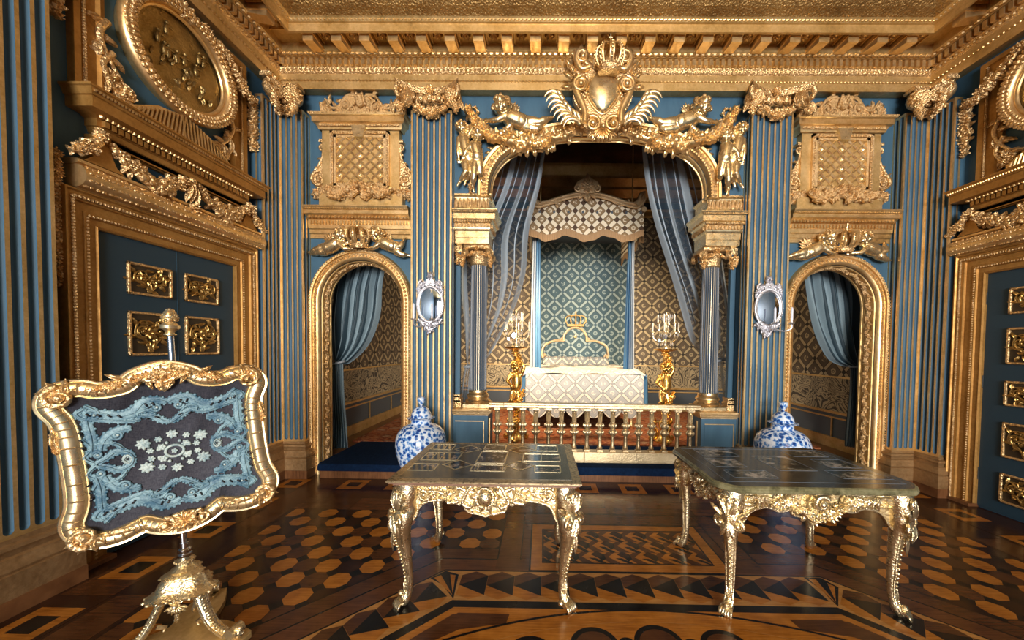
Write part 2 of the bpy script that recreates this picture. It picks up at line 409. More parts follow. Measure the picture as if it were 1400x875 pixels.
disc(OCX, OCY, 2.838, 6, BKi, 160); disc(OCX, OCY, 2.822, 7, WLi, 160); disc(OCX, OCY, 2.738, 8, WL2i, 160); disc(OCX, OCY, 2.734, 9, WLi, 160)
for k in range(46):
    th = 2*PI*k/46+PI/2
    disc(OCX+2.58*math.cos(th), OCY+2.58*math.sin(th), .135, 10, BKi); disc(OCX+2.575*math.cos(th), OCY+2.575*math.sin(th), .108, 11, WMi)
    th += PI/46; disc(OCX+2.58*math.cos(th), OCY+2.58*math.sin(th), .048, 10, BKi)
struct(fl.build('floor', [M_WL, M_WL2, M_WM, M_WD, M_WR, M_BK], ang=180))

# ================================================================ WALLS
YW = .14; ZT = 5.7
def wall_arches():
    mb = MB(); arches = [(-2.87, .5, 2.13, .5, 2), (0, 1.31, 3.44, .70, 2.5), (2.87, .5, 2.13, .5, 2)]
    def lower(x):
        for cx, a, zs, b, n in arches:
            if abs(x-cx) < a: return zs+b*(max(0, 1-(abs(x-cx)/a)**n))**(1/n)
        return None
    xs = sorted(set([-3.9, 3.9, -1.76, 1.76]+[cx+a*math.cos(PI*i/28) for cx, a, *_ in arches for i in range(29)]))
    for x0, x1 in zip(xs, xs[1:]):
        m = (x0+x1)/2; inside = lower(m) is not None
        if inside:
            def L(x):
                for cx, a, zs, b, n in arches:
                    if abs(m-cx) < a: return zs+b*(max(0, 1-(min(a, abs(x-cx))/a)**n))**(1/n)
            z0, z1 = L(x0), L(x1)
        elif abs(m) < 1.76: z0 = z1 = 3.44
        else: z0 = z1 = 0
        YB = .24 if abs(m) < 1.76 else .32
        vs = [(x0, YW, z0), (x1, YW, z1), (x1, YW, ZT), (x0, YW, ZT), (x0, YB, z0), (x1, YB, z1), (x1, YB, ZT), (x0, YB, ZT)]
        mb.add(vs, [(0, 1, 2, 3), (5, 4, 7, 6), (0, 4, 5, 1), (3, 2, 6, 7)])
        if not inside and z0 > 1: continue
    YB = .32
    for x, z in ((-3.37, 2.13), (-2.37, 2.13), (2.37, 2.13), (3.37, 2.13), (-1.76, 3.44), (1.76, 3.44)):
        mb.add([(x, YW, 0), (x, YB, 0), (x, YB, z), (x, YW, z)], [(0, 1, 2, 3)])
    return struct(mb.build('wall_back', M_BLUE))
wall_arches()
m = MB()
m.box(-3.64, -3.632, YW-.004, YW, .4, 4.6); m.box(-3.56, -3.55, YW-.006, YW, 3.25, 4.6); m.box(3.55, 3.56, YW-.006, YW, 3.25, 4.6)
struct(m.build('trim_12', M_BLUE))
def sidewall(name, sg):
    mb = MB(); X = sg*3.894
    mb.box(min(X, X+sg*.25), max(X, X+sg*.25), -13.5, .5, 0, ZT)
    return struct(mb.build(name, M_BLUE))
sidewall('wall_left', -1); sidewall('wall_right', 1)
mb = MB()                                            # rear wall with three tall window openings
for x0, x1 in ((-4.1, -2.37), (-1.075, -.65), (.65, 1.075), (2.37, 4.1)): mb.box(x0, x1, -13.75, -13.45, 0, ZT)
mb.box(-2.37, -1.075, -13.75, -13.45, 0, 1.1); mb.box(-.65, .65, -13.75, -13.45, 0, 1.1); mb.box(1.075, 2.37, -13.75, -13.45, 0, 1.1)
mb.box(-2.37, 2.37, -13.75, -13.45, 4.4, ZT)
struct(mb.build('wall_rear', M_BLUE))
for k, x in enumerate((-2.3*.75, 0, 2.3*.75)):
    mb = MB()
    for a, b, c, d in ((-.68, -.62, 1.05, 4.45), (.62, .68, 1.05, 4.45), (-.68, .68, 1.04, 1.1), (-.68, .68, 4.4, 4.46), (-.02, .02, 1.1, 4.4), (-.6, .6, 2.2, 2.24), (-.6, .6, 3.2, 3.24)):
        mb.box(x+a, x+b, -13.47, -13.40, c, d)
    struct(mb.build('window_%d' % (k+1), M_GOLD))
mb = MB(); mb.box(-4.1, 4.1, -13.7, YW+.1, 5.25, 5.4); struct(mb.build('ceiling', M_GOLDM))

# ---------------------------------------------------------------- entablature
EP = [(-.14, 4.60), (0, 4.575), (0, 4.665), (.012, 4.672), (.012, 4.738), (.03, 4.752), (.04, 4.785), (.04, 4.80), (.028, 4.802), (.028, 4.885), (.075, 4.887), (.075, 4.893), (.10, 4.905), (.12, 4.918), (.12, 5.0), (.355, 5.0), (.355, 4.906), (.38, 4.906), (.38, 4.985), (.40, 4.99), (.42, 5.012), (.43, 5.02), (.46, 5.03), (.52, 5.045), (.57, 5.07), (.59, 5.075), (.60, 5.10), (.60, 5.26), (-.14, 5.26)]
M_LEAFB = gold('dark_carved_leaf_band', (.34, .20, .07), (.56, .36, .14), .42, .75, .012, .9, 48)
def entab(name, path, L, ends):
    mb = MB(); P = Vector(path[0][0]); Q = Vector(path[1][0]); d = (Q-P).normalized(); out = path[2]
    out = Vector(out)
    for i in range(len(EP)-1):
        (a0, z0), (a1, z1) = EP[i], EP[i+1]
        mi = 2 if (z0 >= 5.02 and z1 <= 5.075) else 1 if (.012 < a1 < .05 and z0 < 4.8 and z0 > 4.73) else 0
        vs = []
        for (pt, n1, _) in path[:2]:
            pt = Vector(pt); n1 = Vector(n1)
            vs += [pt+n1*a0+Vector((0, 0, z0)), pt+n1*a1+Vector((0, 0, z1))]
        mb.add(vs, [(0, 1, 3, 2)], mi)
    tr = struct(mb.build(name, [M_GOLDM, M_GOLDC, M_LEAFB], ang=25))
    def put(a, s, z): return P+d*s+out*a+Vector((0, 0, z))
    dn = MB(); M_ = Matrix((d.to_4d(), (-out).to_4d(), (0, 0, 1, 0), (0, 0, 0, 1))).transposed(); M_.translation = P
    M_[3][0] = M_[3][1] = M_[3][2] = 0; M_[3][3] = 1
    n = int(L/.067); e0 = .06
    for i in range(n):
        s = e0+(i+.5)*(L-2*e0)/n; dn.box(s-.018, s+.018, -.078, -.026, 4.803, 4.872, 0, M_)
    dn.build('dentil_course', M_GOLD, tr)
    bd = MB()
    for i in range(n): s = e0+.02+(i+.5)*(L-2*e0)/n; bd.ball((s, -.095, 4.902), (.034, .022, .017), 6, 4, 0, M_ @ T(0, 0, 0))
    for i in range(int(L/.045)): s = .4+(i+.5)*(L-.8)/int(L/.045); bd.ball((s, -.408, 5.002), (.021, .014, .011), 5, 4, 0, M_)
    for i in range(int(L/.04)): s = (i+.5)*L/int(L/.04); bd.ball((s, -.014, 4.669), .010, 5, 4, 0, M_)
    for i in range(int(L/.052)): s = .05+(i+.5)*(L-.1)/int(L/.052); bd.ball((s, -.038, 4.768), (.018, .012, .015), 5, 4, 0, M_)
    bd.build('bead_moulding', M_GOLD, tr)
    k = 0; nm = int((L-.8)/.306); first = None
    for i in range(nm+1):
        s = L/2+(i-nm/2)*.306
        if ends and not (ends[0] < s < ends[1]): continue
        q = MB(M_ @ T(s, 0, 0)); q.add([(-.055, -.315, 4.862), (.055, -.315, 4.862), (.055, -.115, 4.897), (-.055, -.115, 4.897), (-.055, -.325, 5.0), (.055, -.325, 5.0), (.055, -.115, 5.0), (-.055, -.115, 5.0)], [(0, 3, 2, 1), (4, 5, 6, 7), (0, 1, 5, 4), (1, 2, 6, 5), (2, 3, 7, 6), (3, 0, 4, 7)]); q.box(-.063, .063, -.335, -.115, 4.925, 4.945)
        q.build('modillion', M_GOLD, tr)
        r = MB(M_ @ T(s+.153, -.235, 4.999, 90)); r.flower(0, 0, .055, .035, 0, 6)
        r.box(-.083, -.075, -.02, 0, -.11, .11); r.box(.075, .083, -.02, 0, -.11, .11)
        r.build('rosette', M_GOLD, tr)
    return tr
entab('trim_1', [((-3.754, 0, 0), (1, -1, 0), 0), ((3.754, 0, 0), (-1, -1, 0), 0), (0, -1, 0)], 7.508, None)
entab('trim_2', [((-3.754, -6.6, 0), (1, 0, 0), 0), ((-3.754, 0, 0), (1, -1, 0), 0), (1, 0, 0)], 6.6, (3.6, 6.2))
entab('trim_3', [((3.754, 0, 0), (-1, -1, 0), 0), ((3.754, -6.6, 0), (-1, 0, 0), 0), (-1, 0, 0)], 6.6, (.4, 3.0))

# ================================================================ ALCOVE SHELL
def lattice(name, bg, bg2, band, band2, p, ax='xz', knot=(.05, .045, .04), rough=.8, bumpy=.3, ox=0, oz=0, sheen=0, bw=.26):
    def f(nt, b):
        tc = nt.nodes.new('ShaderNodeTexCoord'); sp = nt.nodes.new('ShaderNodeSeparateXYZ'); nt.links.new(tc.outputs['Object'], sp.inputs[0])
        X = math_(nt, 'ADD', sp.outputs['XYZ'.index(ax[0].upper())], ox); Z = math_(nt, 'ADD', sp.outputs['XYZ'.index(ax[1].upper())], oz)
        def tri(e): return math_(nt, 'ABSOLUTE', math_(nt, 'SUBTRACT', math_(nt, 'FRACT', math_(nt, 'DIVIDE', e, p)), .5))
        u = tri(math_(nt, 'ADD', X, Z)); v = tri(math_(nt, 'SUBTRACT', X, Z))
        mx = math_(nt, 'MAXIMUM', u, v); mn = math_(nt, 'MINIMUM', u, v)
        isb = math_(nt, 'GREATER_THAN', mx, .5-bw/2)           # on a band
        edge = math_(nt, 'LESS_THAN', math_(nt, 'ABSOLUTE', math_(nt, 'SUBTRACT', mx, .5-bw/2+.02)), .02)
        kn = math_(nt, 'GREATER_THAN', mn, .5-bw/2+.01)
        c = math_(nt, 'SQRT', math_(nt, 'ADD', math_(nt, 'MULTIPLY', u, u), math_(nt, 'MULTIPLY', v, v)))
        tv = coords(nt); nz = noise(nt, tv, 2.2, 4); vz = voro(nt, tv, 5/p)
        mot = math_(nt, 'MULTIPLY', math_(nt, 'LESS_THAN', math_(nt, 'ABSOLUTE', math_(nt, 'SUBTRACT', c, .13)), .045), math_(nt, 'GREATER_THAN', vz, .38))
        dotc = math_(nt, 'LESS_THAN', c, .035); mot = math_(nt, 'MAXIMUM', mot, dotc)
        def mix(fac, A, B):
            m_ = nt.nodes.new('ShaderNodeMix'); m_.data_type = 'RGBA'
            if isinstance(fac, float): m_.inputs[0].default_value = fac
            else: nt.links.new(fac, m_.inputs[0])
            for i, q in ((6, A), (7, B)):
                if isinstance(q, tuple): m_.inputs[i].default_value = (*q, 1)
                else: nt.links.new(q, m_.inputs[i])
            return m_.outputs[2]
        g = mix(nz, bg, bg2); bb = mix(nz, band, band2)
        o = mix(mot, g, bb); o = mix(isb, o, bb); o = mix(edge, o, tuple(x*.55 for x in bg)); o = mix(kn, o, knot)
        nt.links.new(o, b.inputs['Base Color'])
        h = math_(nt, 'ADD', math_(nt, 'MULTIPLY', isb, .5), math_(nt, 'ADD', math_(nt, 'MULTIPLY', mot, .5), math_(nt, 'MULTIPLY', noise(nt, tv, 60, 2), .4)))
        bump(nt, b, h, bumpy, .01)
    return mat(name, bg, rough, 0, .2, f)
def scrollmat(name, bg, fg, sc=2.6):
    def f(nt, b):
        v = coords(nt); n = N(nt, 'ShaderNodeTexNoise'); n.inputs['Scale'].default_value = sc; n.inputs['Detail'].default_value = 1.5; n.inputs['Distortion'].default_value = 2.2
        nt.links.new(v, n.inputs['Vector'])
        s = math_(nt, 'ABSOLUTE', math_(nt, 'SUBTRACT', math_(nt, 'FRACT', math_(nt, 'MULTIPLY', n.outputs[0], 7)), .5))
        nt.links.new(ramp(nt, s, [(.10, bg), (.17, fg), (.40, fg), (.46, bg)]), b.inputs['Base Color'])
    return mat(name, bg, .8, 0, .2, f)
TAN, TAN2 = (.38, .305, .185), (.50, .41, .26); GBR, GBR2 = (.105, .083, .062), (.15, .12, .09)
M_WPB = lattice('lattice_wall_silk', GBR, GBR2, TAN, TAN2, .37, 'xz')
M_WPS = lattice('lattice_wall_silk_side', GBR, GBR2, TAN, TAN2, .37, 'yz')
M_SCR = scrollmat('scrollwork_wall_silk', (.075, .065, .055), (.40, .33, .21))
M_DADO = mat('slate_blue_dado', (.065, .085, .11), .5)
def alc(name, M_, wallm, x0, x1):                     # wall built in local x,z ; faces -y
    mb = MB(); mb.box(x0, x1, 0, .1, 1.21, 4.6, 0); mb.box(x0, x1, 0, .1, .70, 1.21, 1); mb.box(x0, x1, 0, .1, .1, .70, 2); mb.box(x0, x1, 0, .1, 4.6, 5.7, 2)
    return mb
def alcove_wall(name, loc, rz, x0, x1, wm):
    mb = alc(name, None, wm, x0, x1); o = struct(mb.build(name, [wm, M_SCR, M_DADO], loc=loc, rot=(0, 0, rz)))
    t = MB(); 
    for z0, z1, p in ((1.2, 1.225, .012), (.672, .705, .03), (.60, .622, .016), (.16, .30, .02), (.30, .32, .03)): t.box(x0, x1, -p, 0, z0, z1)
    t.build('dado_moulding', M_GOLDM, o)
    t = MB(); prof = [(0, 4.58), (.05, 4.6), (.05, 4.70), (.08, 4.72), (.08, 4.74)]; prof2 = [(.02, 4.90), (.06, 4.92), (.06, 4.99), (.12, 5.06), (.2, 5.12), (.2, 5.18), (.3, 5.28), (.34, 5.30), (.34, 5.38), (.42, 5.5), (.42, 5.6)]
    for pf in (prof, prof2): t.sweep(pf, [((x0, 0, 0), (0, -1, 0), (0, 0, 1)), ((x1, 0, 0), (0, -1, 0), (0, 0, 1))])
    t.build('cornice', [M_GOLDM], o); return o
alcove_wall('wall_alcove_back', (0, 4.0, 0), 0, -3.7, 3.7, M_WPB)
alcove_wall('wall_alcove_left', (-3.7, 2.25, 0), 90, -1.93, 1.75, lattice('lattice_silk_side', GBR, GBR2, TAN, TAN2, .37, 'xz'))
alcove_wall('wall_alcove_right', (3.7, 2.25, 0), -90, -1.75, 1.93, bpy.data.materials['lattice_silk_side'])
for sx in (-1, 1):                                   # panel divisions of the dado
    q = MB()
    for y in (1.1, 2.0, 2.9, 3.6): q.box(min(sx*3.69, sx*3.67), max(sx*3.69, sx*3.67), y, y+.015, .33, .60)
    struct(q.build('trim_13', M_GOLDM))
def _paint(nt, b):
    n = noise(nt, coords(nt), 1.6, 6, .65); nt.links.new(ramp(nt, n, [(.35, (.012, .006, .004)), (.5, (.05, .018, .008)), (.62, (.11, .045, .02)), (.7, (.03, .03, .035))]), b.inputs['Base Color'])
mb = MB(); mb.box(-3.8, 3.8, .24, 4.1, 5.58, 5.7); struct(mb.build('ceiling_alcove', mat('dark_painted_ceiling', (.04, .02, .01), .5, 0, .4, _paint)))
def _red(nt, b):
    v = coords(nt); n = noise(nt, v, 9, 5, .75); m_ = voro(nt, v, 7)
    k = math_(nt, 'ADD', math_(nt, 'MULTIPLY', n, .7), math_(nt, 'MULTIPLY', m_, .4))
    nt.links.new(ramp(nt, k, [(.36, (.10, .035, .02)), (.46, (.34, .085, .032)), (.55, (.40, .18, .08)), (.62, (.20, .04, .022)), (.75, (.42, .26, .15))]), b.inputs['Base Color'])
    bump(nt, b, noise(nt, v, 200, 2), .4, .004)
M_RUG = mat('red_patterned_carpet', (.3, .08, .04), .95, 0, .1, _red)
def _navy(nt, b):
    v = coords(nt); nt.links.new(ramp(nt, noise(nt, v, 30, 3), [(.3, (.003, .010, .032)), (.7, (.005, .019, .058))]), b.inputs['Base Color']); bump(nt, b, noise(nt, v, 250, 2), .5, .004)
M_NAVY = mat('navy_carpet', (.01, .04, .12), .95, 0, .1, _navy)
mb = MB(); mb.box(-3.75, 3.75, .45, 4.1, 0, .158); struct(mb.build('floor_alcove', M_WARM))
mb = MB(); mb.box(-3.30, -2.30, -.02, .5, 0, .085); mb.box(2.30, 3.30, -.02, .5, 0, .085); mb.box(-1.31, 1.31, .0, .5, 0, .075)
struct(mb.build('trim_4', M_WARM))
def carpet(x0, x1, yf, label, y1=1.06, z0=.085):
    mb = MB(); P = [(yf, z0), (yf-.012, z0+.02), (yf-.012, .14), (yf+.0, .168), (yf+.03, .176), (y1, .176), (y1, .155), (yf+.06, .155), (yf+.06, z0)]
    mb.sweep([(a, b) for a, b in P], [((x0, 0, 0), (0, 1, 0), (0, 0, 1)), ((x1, 0, 0), (0, 1, 0), (0, 0, 1))])
    return tag(mb.build('step_carpet', M_NAVY), label, 'carpet')
carpet(-3.32, -2.32, -.02, 'dark navy carpet on the step through the left side arch')
carpet(2.32, 3.32, -.02, 'dark navy carpet on the step through the right side arch')
carpet(-1.31, 1.31, .0, 'dark navy carpet on the step under the gilded balustrade', .95, .075)
mb = MB()
mb.grid(lambda u, v: (-3.45+6.9*u, 1.0+2.9*v+.02*math.sin(u*40), .186+.004*math.sin(u*60)*math.sin(v*37)), 60, 20); mb.box(-3.45, 3.45, 1.0, 3.9, .160, .182)
tag(mb.build('patterned_rug', M_RUG), 'red and orange patterned carpet spread over the bed alcove floor', 'rug')

# ================================================================ ORDERS
def mitre(pts):
    out = []; n = len(pts)
    for i, p in enumerate(pts):
        ds = []
        if i > 0: ds.append((Vector(p)-Vector(pts[i-1])).normalized())
        if i < n-1: ds.append((Vector(pts[i+1])-Vector(p)).normalized())
        ns = [Vector((d.y, -d.x)) for d in ds]
        if len(ns) == 1: m_ = ns[0]
        else: s = ns[0]+ns[1]; m_ = s/(s.dot(ns[0]))
        out.append(((p[0], p[1], 0), (m_.x, m_.y, 0), (0, 0, 1)))
    return out
W_, FW = .0656, .020
def flutes(mb, P, Q, n, z0, z1, plain=0.0):
    P = Vector((*P, 0)); Q = Vector((*Q, 0)); L = (Q-P).length; d = (Q-P)/L; out = Vector((d.y, -d.x, 0))
    L2 = L-plain; P2 = P+d*plain
    if plain > 0: mb.add([P+Vector((0, 0, z0)), P2+Vector((0, 0, z0)), P2+Vector((0, 0, z1)), P+Vector((0, 0, z1))], [(0, 1, 2, 3)], 1)
    pitch = (L2-FW)/n; r = (pitch-FW)/2; K = 8; rows = []
    e = .025
    for t in (0, .12, .4, .8, 1): rows.append((z0+e+r*t, math.sqrt(max(0, 1-(1-t)**2))))
    rows = [(z0, 0)]+rows; rows += [(z0+z1-z, h) for z, h in reversed(rows)]
    vs = []; nc = n*(K+1)+2
    for z, h in rows:
        vs.append(P2+Vector((0, 0, z)))
        for i in range(n):
            c = FW+r+pitch*i
            for k in range(K+1):
                th = PI-PI*k/K; vs.append(P2+d*(c+r*h*math.cos(th))-out*(r*h*.95*math.sin(th))+Vector((0, 0, z)))
        vs.append(P2+d*L2+Vector((0, 0, z)))
    for i in range(len(rows)-1):
        for c in range(nc-1):
            gr = c >= 1 and (c-1) % (K+1) < K
            mb.add([], [], 0)
            mb.f.append(tuple(len(mb.v)+q for q in (i*nc+c, i*nc+c+1, (i+1)*nc+c+1, (i+1)*nc+c))); mb.m.append(1 if gr else 0)
    b = len(mb.v); mb.add(vs, [])
PBASE = [(-.02, .43), (.004, .43), (.008, .405), (.028, .395), (.032, .375), (.022, .36), (.02, .335), (.034, .325), (.038, .30), (.05, .285), (.056, .262), (.05, .245), (.062, .24), (.062, .10), (.066, .10), (.066, .0)]
def pil_base(name, pts, parent, z0=0):
    mb = MB(); pa = mitre(pts)
    mb.sweep([(a, b*(1)) for a, b in PBASE[:14]], pa, 0); mb.sweep(PBASE[13:], pa, 1)
    return mb.build(name, [M_BASEG, M_WARM], parent, ang=30)
M_BASEG = gold('worn_gilt_base', (.27, .155, .065), (.40, .25, .12), .45, .55, .004, .4, 30)
def volute(mb, M_, r, w, d=1, t=None, mi=0):
    t = t or r*.17; pts = []; rad = []; K = 26
    for i in range(K+1):
        q = i/K; th = PI*.5+d*q*2.1*2*PI; rr = (r-t)*(1-q)**.8+t*.2
        pts.append((rr*math.cos(th), 0, rr*math.sin(th))); rad.append(t*(1-.4*q))
    mb.tube(pts, rad, 6, mi, M_, flat=w/2/t, up=(0, 1, 0)); mb.tube([(0, -w*.62, 0), (0, w*.6, 0)], t*1.3, 10, mi, M_)
    mb.tube([(0, -w*.38, 0), (0, w*.38, 0)], r*.82, 20, mi, M_)
def capital_mesh(hw=.37, pw=.23):
    mb = MB(); 
    # abacus with concave sides, origin at pilaster face centre, z=0 top
    out = []
    for i in range(17):
        q = i/16*2-1; out.append((q*(hw-.015), -.035-.155*abs(q)**2.2))
    out = [(-hw+.05, 0)]+out+[(hw-.05, 0)]
    for z0, z1, k in ((-.022, 0, 1.0), (-.05, -.022, .95), (-.075, -.05, .90)):
        n = len(out); vs = [(x*k, y*k, z0) for x, y in out]+[(x*k, y*k, z1) for x, y in out]
        mb.add(vs, [tuple(range(n-1, -1, -1)), tuple(range(n, 2*n))]+[(i, (i+1) % n, n+(i+1) % n, n+i) for i in range(n)])
    mb.flower(0, -.045, .055, .05, -.055, 6); mb.leaf(0, -.10, 90, .12, .05, .03, -.06, .5, 3)
    # echinus with eggs
    mb.ball((0, -.0, -.135), (pw+.03, .075, .055), 24, 10)
    for x in (-.10, 0, .10):
        mb.ball((x, -.062, -.135), (.034, .04, .052), 10, 8); mb.scroll(x, -.135, .048, .5, 200, 1, .008, -.065)
    for x in (-.15, -.05, .05, .15): mb.leaf(x, -.10, -90, .10, .025, .02, -.06, .3, 2)
    for s in (-1, 1):
        M_ = T(s*(hw-.105), -.085, -.155, 0, 0, s*32)
        volute(mb, M_, .115, .085, -s)
        for k in range(7): mb.leaf(s*(hw-.11)+.09*math.cos(k), -.155+.09*math.sin(k), 57*k+90, .05, .03, .02, -.11, .5, 2)
        mb.tube([(s*(hw-.03), -.16, -.07), (s*(hw-.02), -.17, -.13), (s*(hw-.05), -.165, -.2)], [.03, .025, .018], 8)
        mb.garland([(s*(hw-.05), -.24), (s*(hw-.055), -.30), (s*(hw-.06), -.35)], .035, 5+s, -.12, 0, 1.2)
        mb.leaf(s*(hw-.02), -.20, -90+s*25, .13, .07, .03, -.12, .5, 4)
    mb.garland([(-hw*.55, -.205), (-.12, -.27), (0, -.29), (.12, -.27), (hw*.55, -.205)], .05, 11, -.03, 0, 1.5, 1.5)
    mb.garland([(0, -.26), (0, -.36)], .045, 12, -.03, 0, 1.2)
    return mb
def center_pilaster(x0, label):
    t = empty('fluted_pilaster', label, 'pilaster', ((x0), 0, 0))
    hw = (7*W_+FW)/2
    mb = MB(); flutes(mb, (-hw, 0), (hw, 0), 7, .43, 4.34)
    for s in (-1, 1):
        a, b = ((-hw, YW), (-hw, 0)) if s < 0 else ((hw, 0), (hw, YW)); flutes(mb, a, b, 2, .43, 4.34)
    mb.build('shaft', [M_GOLD, M_BLUE], t, ang=25)
    pil_base('base', [(-hw, YW), (-hw, 0), (hw, 0), (hw, YW)], t)
    capital_mesh().build('capital', M_GOLDC, t, (0, 0, 4.575), ang=50)
    return t
XC = 1.975
center_pilaster(-XC, 'fluted blue and gold pilaster between the left side arch and the bed alcove')
center_pilaster(XC, 'fluted blue and gold pilaster between the bed alcove and the right side arch')
def corner_pilaster(sg, label):
    t = empty('corner_pilaster', label, 'pilaster')
    n4 = 4*W_; pts = [(-3.894, -n4), (-3.754, -n4), (-3.754, 0), (-3.754+n4, 0), (-3.754+n4, YW)]
    if sg > 0: pts = [(-x, y) for x, y in reversed(pts)]
    mb = MB()
    for i, (a, b) in enumerate(zip(pts, pts[1:])):
        n = 4 if abs((Vector(a)-Vector(b)).length-n4) < .01 else 2
        if i == 0 and sg < 0: flutes(mb, a, b, 1, .43, 4.34, .055)
        elif i == 3 and sg > 0:
            flutes(mb, a, (a[0]+(b[0]-a[0])*.6, b[1]), 1, .43, 4.34); mb.add([(a[0]+(b[0]-a[0])*.6, a[1], .43), (b[0], b[1], .43), (b[0], b[1], 4.34), (a[0]+(b[0]-a[0])*.6, a[1], 4.34)], [(0, 1, 2, 3)], 1)
        else: flutes(mb, a, b, n, .43, 4.34)
    mb.build('shaft', [M_GOLD, M_BLUE], t, ang=25)
    pil_base('base', pts, t)
    mb = MB()                                        # L-shaped capital : two volutes and a swag across the corner
    s = -sg; f = sg                                    # built mirrored for the right
    def mx(M_): return (Matrix.Diagonal((-1, 1, 1, 1)) if sg > 0 else Matrix.Identity(4)) @ M_
    c = MB(mx(T(-3.754+n4-.03, 0, 4.575))); 
    c.box(-.22, .05, -.10, .0, -.03, 0); c.box(-.2, .065, -.13, 0, -.06, -.03)
    volute(c, T(-.01, -.10, -.16, 0, 0, 35), .115, .10, -1); c.ball((-.12, -.02, -.15), (.14, .06, .06), 12, 8)
    for k in range(8): c.leaf(-.01+.08*math.cos(k), -.16+.08*math.sin(k), 50*k, .06, .035, .03, -.12, .5, 3)
    c.garland([(.02, -.24), (.015, -.31), (.01, -.37)], .042, 3, -.11, 0, 1.3); c.leaf(.02, -.17, -80, .14, .08, .03, -.13, .5, 4)
    mb.v += c.v; mb.f += c.f; mb.m += c.m
    b0 = len(mb.v)
    c = MB(mx(T(-3.754, -n4+.03, 4.575, 0, 0, 90)))
    c.box(-.05, .22, -.10, 0, -.03, 0); c.box(-.065, .2, -.13, 0, -.06, -.03)
    volute(c, T(.01, -.10, -.16, 0, 0, -35), .115, .10, 1); c.ball((.12, -.02, -.15), (.14, .06, .06), 12, 8)
    for k in range(8): c.leaf(.01+.08*math.cos(k), -.16+.08*math.sin(k), 50*k, .06, .035, .03, -.12, .5, 3)
    c.garland([(-.02, -.24), (-.015, -.31), (-.01, -.37)], .042, 4, -.11, 0, 1.3); c.leaf(-.02, -.17, -100, .14, .08, .03, -.13, .5, 4)
    mb.f += [tuple(i+b0 for i in q) for q in c.f]; mb.v += c.v; mb.m += c.m
    for a, b, sd, rz in (((0, 0), (.19, .07), 5, 0), ((0, 0), (-.19, .07), 6, 90)):
        b0 = len(mb.v); c = MB(mx(T(-3.754, 0, 4.29, 0, 0, rz)))
        c.garland([(0, -.0), (a[0]+b[0]*.5, .01), b], .05, sd, -.03, 0, 1.4)
        mb.f += [tuple(i+b0 for i in q) for q in c.f]; mb.v += c.v; mb.m += c.m
    mb.build('capital', M_GOLDC, t, ang=50)
corner_pilaster(-1, 'fluted blue and gold pilaster wrapped into the far left corner beside the left door')
corner_pilaster(1, 'fluted blue and gold pilaster wrapped into the far right corner beside the right door')
def near_pilaster(sg, label):
    t = empty('fluted_pilaster', label, 'pilaster', (0, 0, 0))
    y1 = -1.967; y0 = y1-7*W_-FW; pts = [(-3.894, y0), (-3.754, y0), (-3.754, y1), (-3.894, y1)]
    if sg > 0: pts = [(-x, y) for x, y in reversed(pts)]
    mb = MB()
    for i, (a, b) in enumerate(zip(pts, pts[1:])): flutes(mb, a, b, 7 if i == 1 else 2, .43, 4.34)
    mb.build('shaft', [M_GOLDM, M_BLUE], t, ang=25); pil_base('base', pts, t)
    capital_mesh().build('capital', M_GOLDC, t, (sg*3.754, (y0+y1)/2, 4.575), (0, 0, -90*sg), ang=50)
near_pilaster(-1, 'fluted blue and gold pilaster at the left edge of the photo, behind the fire screen')

# ---------------------------------------------------------------- baseboards of side walls
for sg, nm in ((-1, 'baseboard_left'), (1, 'baseboard_right')):
    mb = MB()
    for y0, y1 in ((-1.967, -1.83), (-.27, -.262), (-13.4, -2.46)):
        mb.box(min(sg*3.894, sg*3.86), max(sg*3.894, sg*3.86), y0, y1, 0, .12, 0); mb.box(min(sg*3.894, sg*3.87), max(sg*3.894, sg*3.87), y0, y1, .12, .2, 0)
    struct(mb.build(nm, M_WARM))

# ---------------------------------------------------------------- arches
def arch_path(cx, a, zs, b, n, z0, k=30, y=YW):
    pts = [(cx-a, z0)]+[(cx-a*math.copysign(abs(math.cos(PI*i/k))**(2/n), math.cos(PI*i/k)), zs+b*math.sin(PI*i/k)**(2/n)) for i in range(k+1)]+[(cx+a, z0)]
    path = []
    for i, p in enumerate(pts):
        q0 = pts[max(i-1, 0)]; q1 = pts[min(i+1, len(pts)-1)]; d = Vector((q1[0]-q0[0], q1[1]-q0[1])).normalized()
        path.append(((p[0], y, p[1]), (-d.y, 0, d.x), (0, -1, 0)))
    return path
def along(path, step):
    P = [Vector(p[0]) for p in path]; out = []; acc = 0; nxt = step/2
    for i in range(len(P)-1):
        L = (P[i+1]-P[i]).length
        while nxt <= acc+L:
            q = (nxt-acc)/L; out.append((P[i].lerp(P[i+1], q), Vector(path[i][1]).lerp(Vector(path[i+1][1]), q).normalized())); nxt += step
        acc += L
    return out
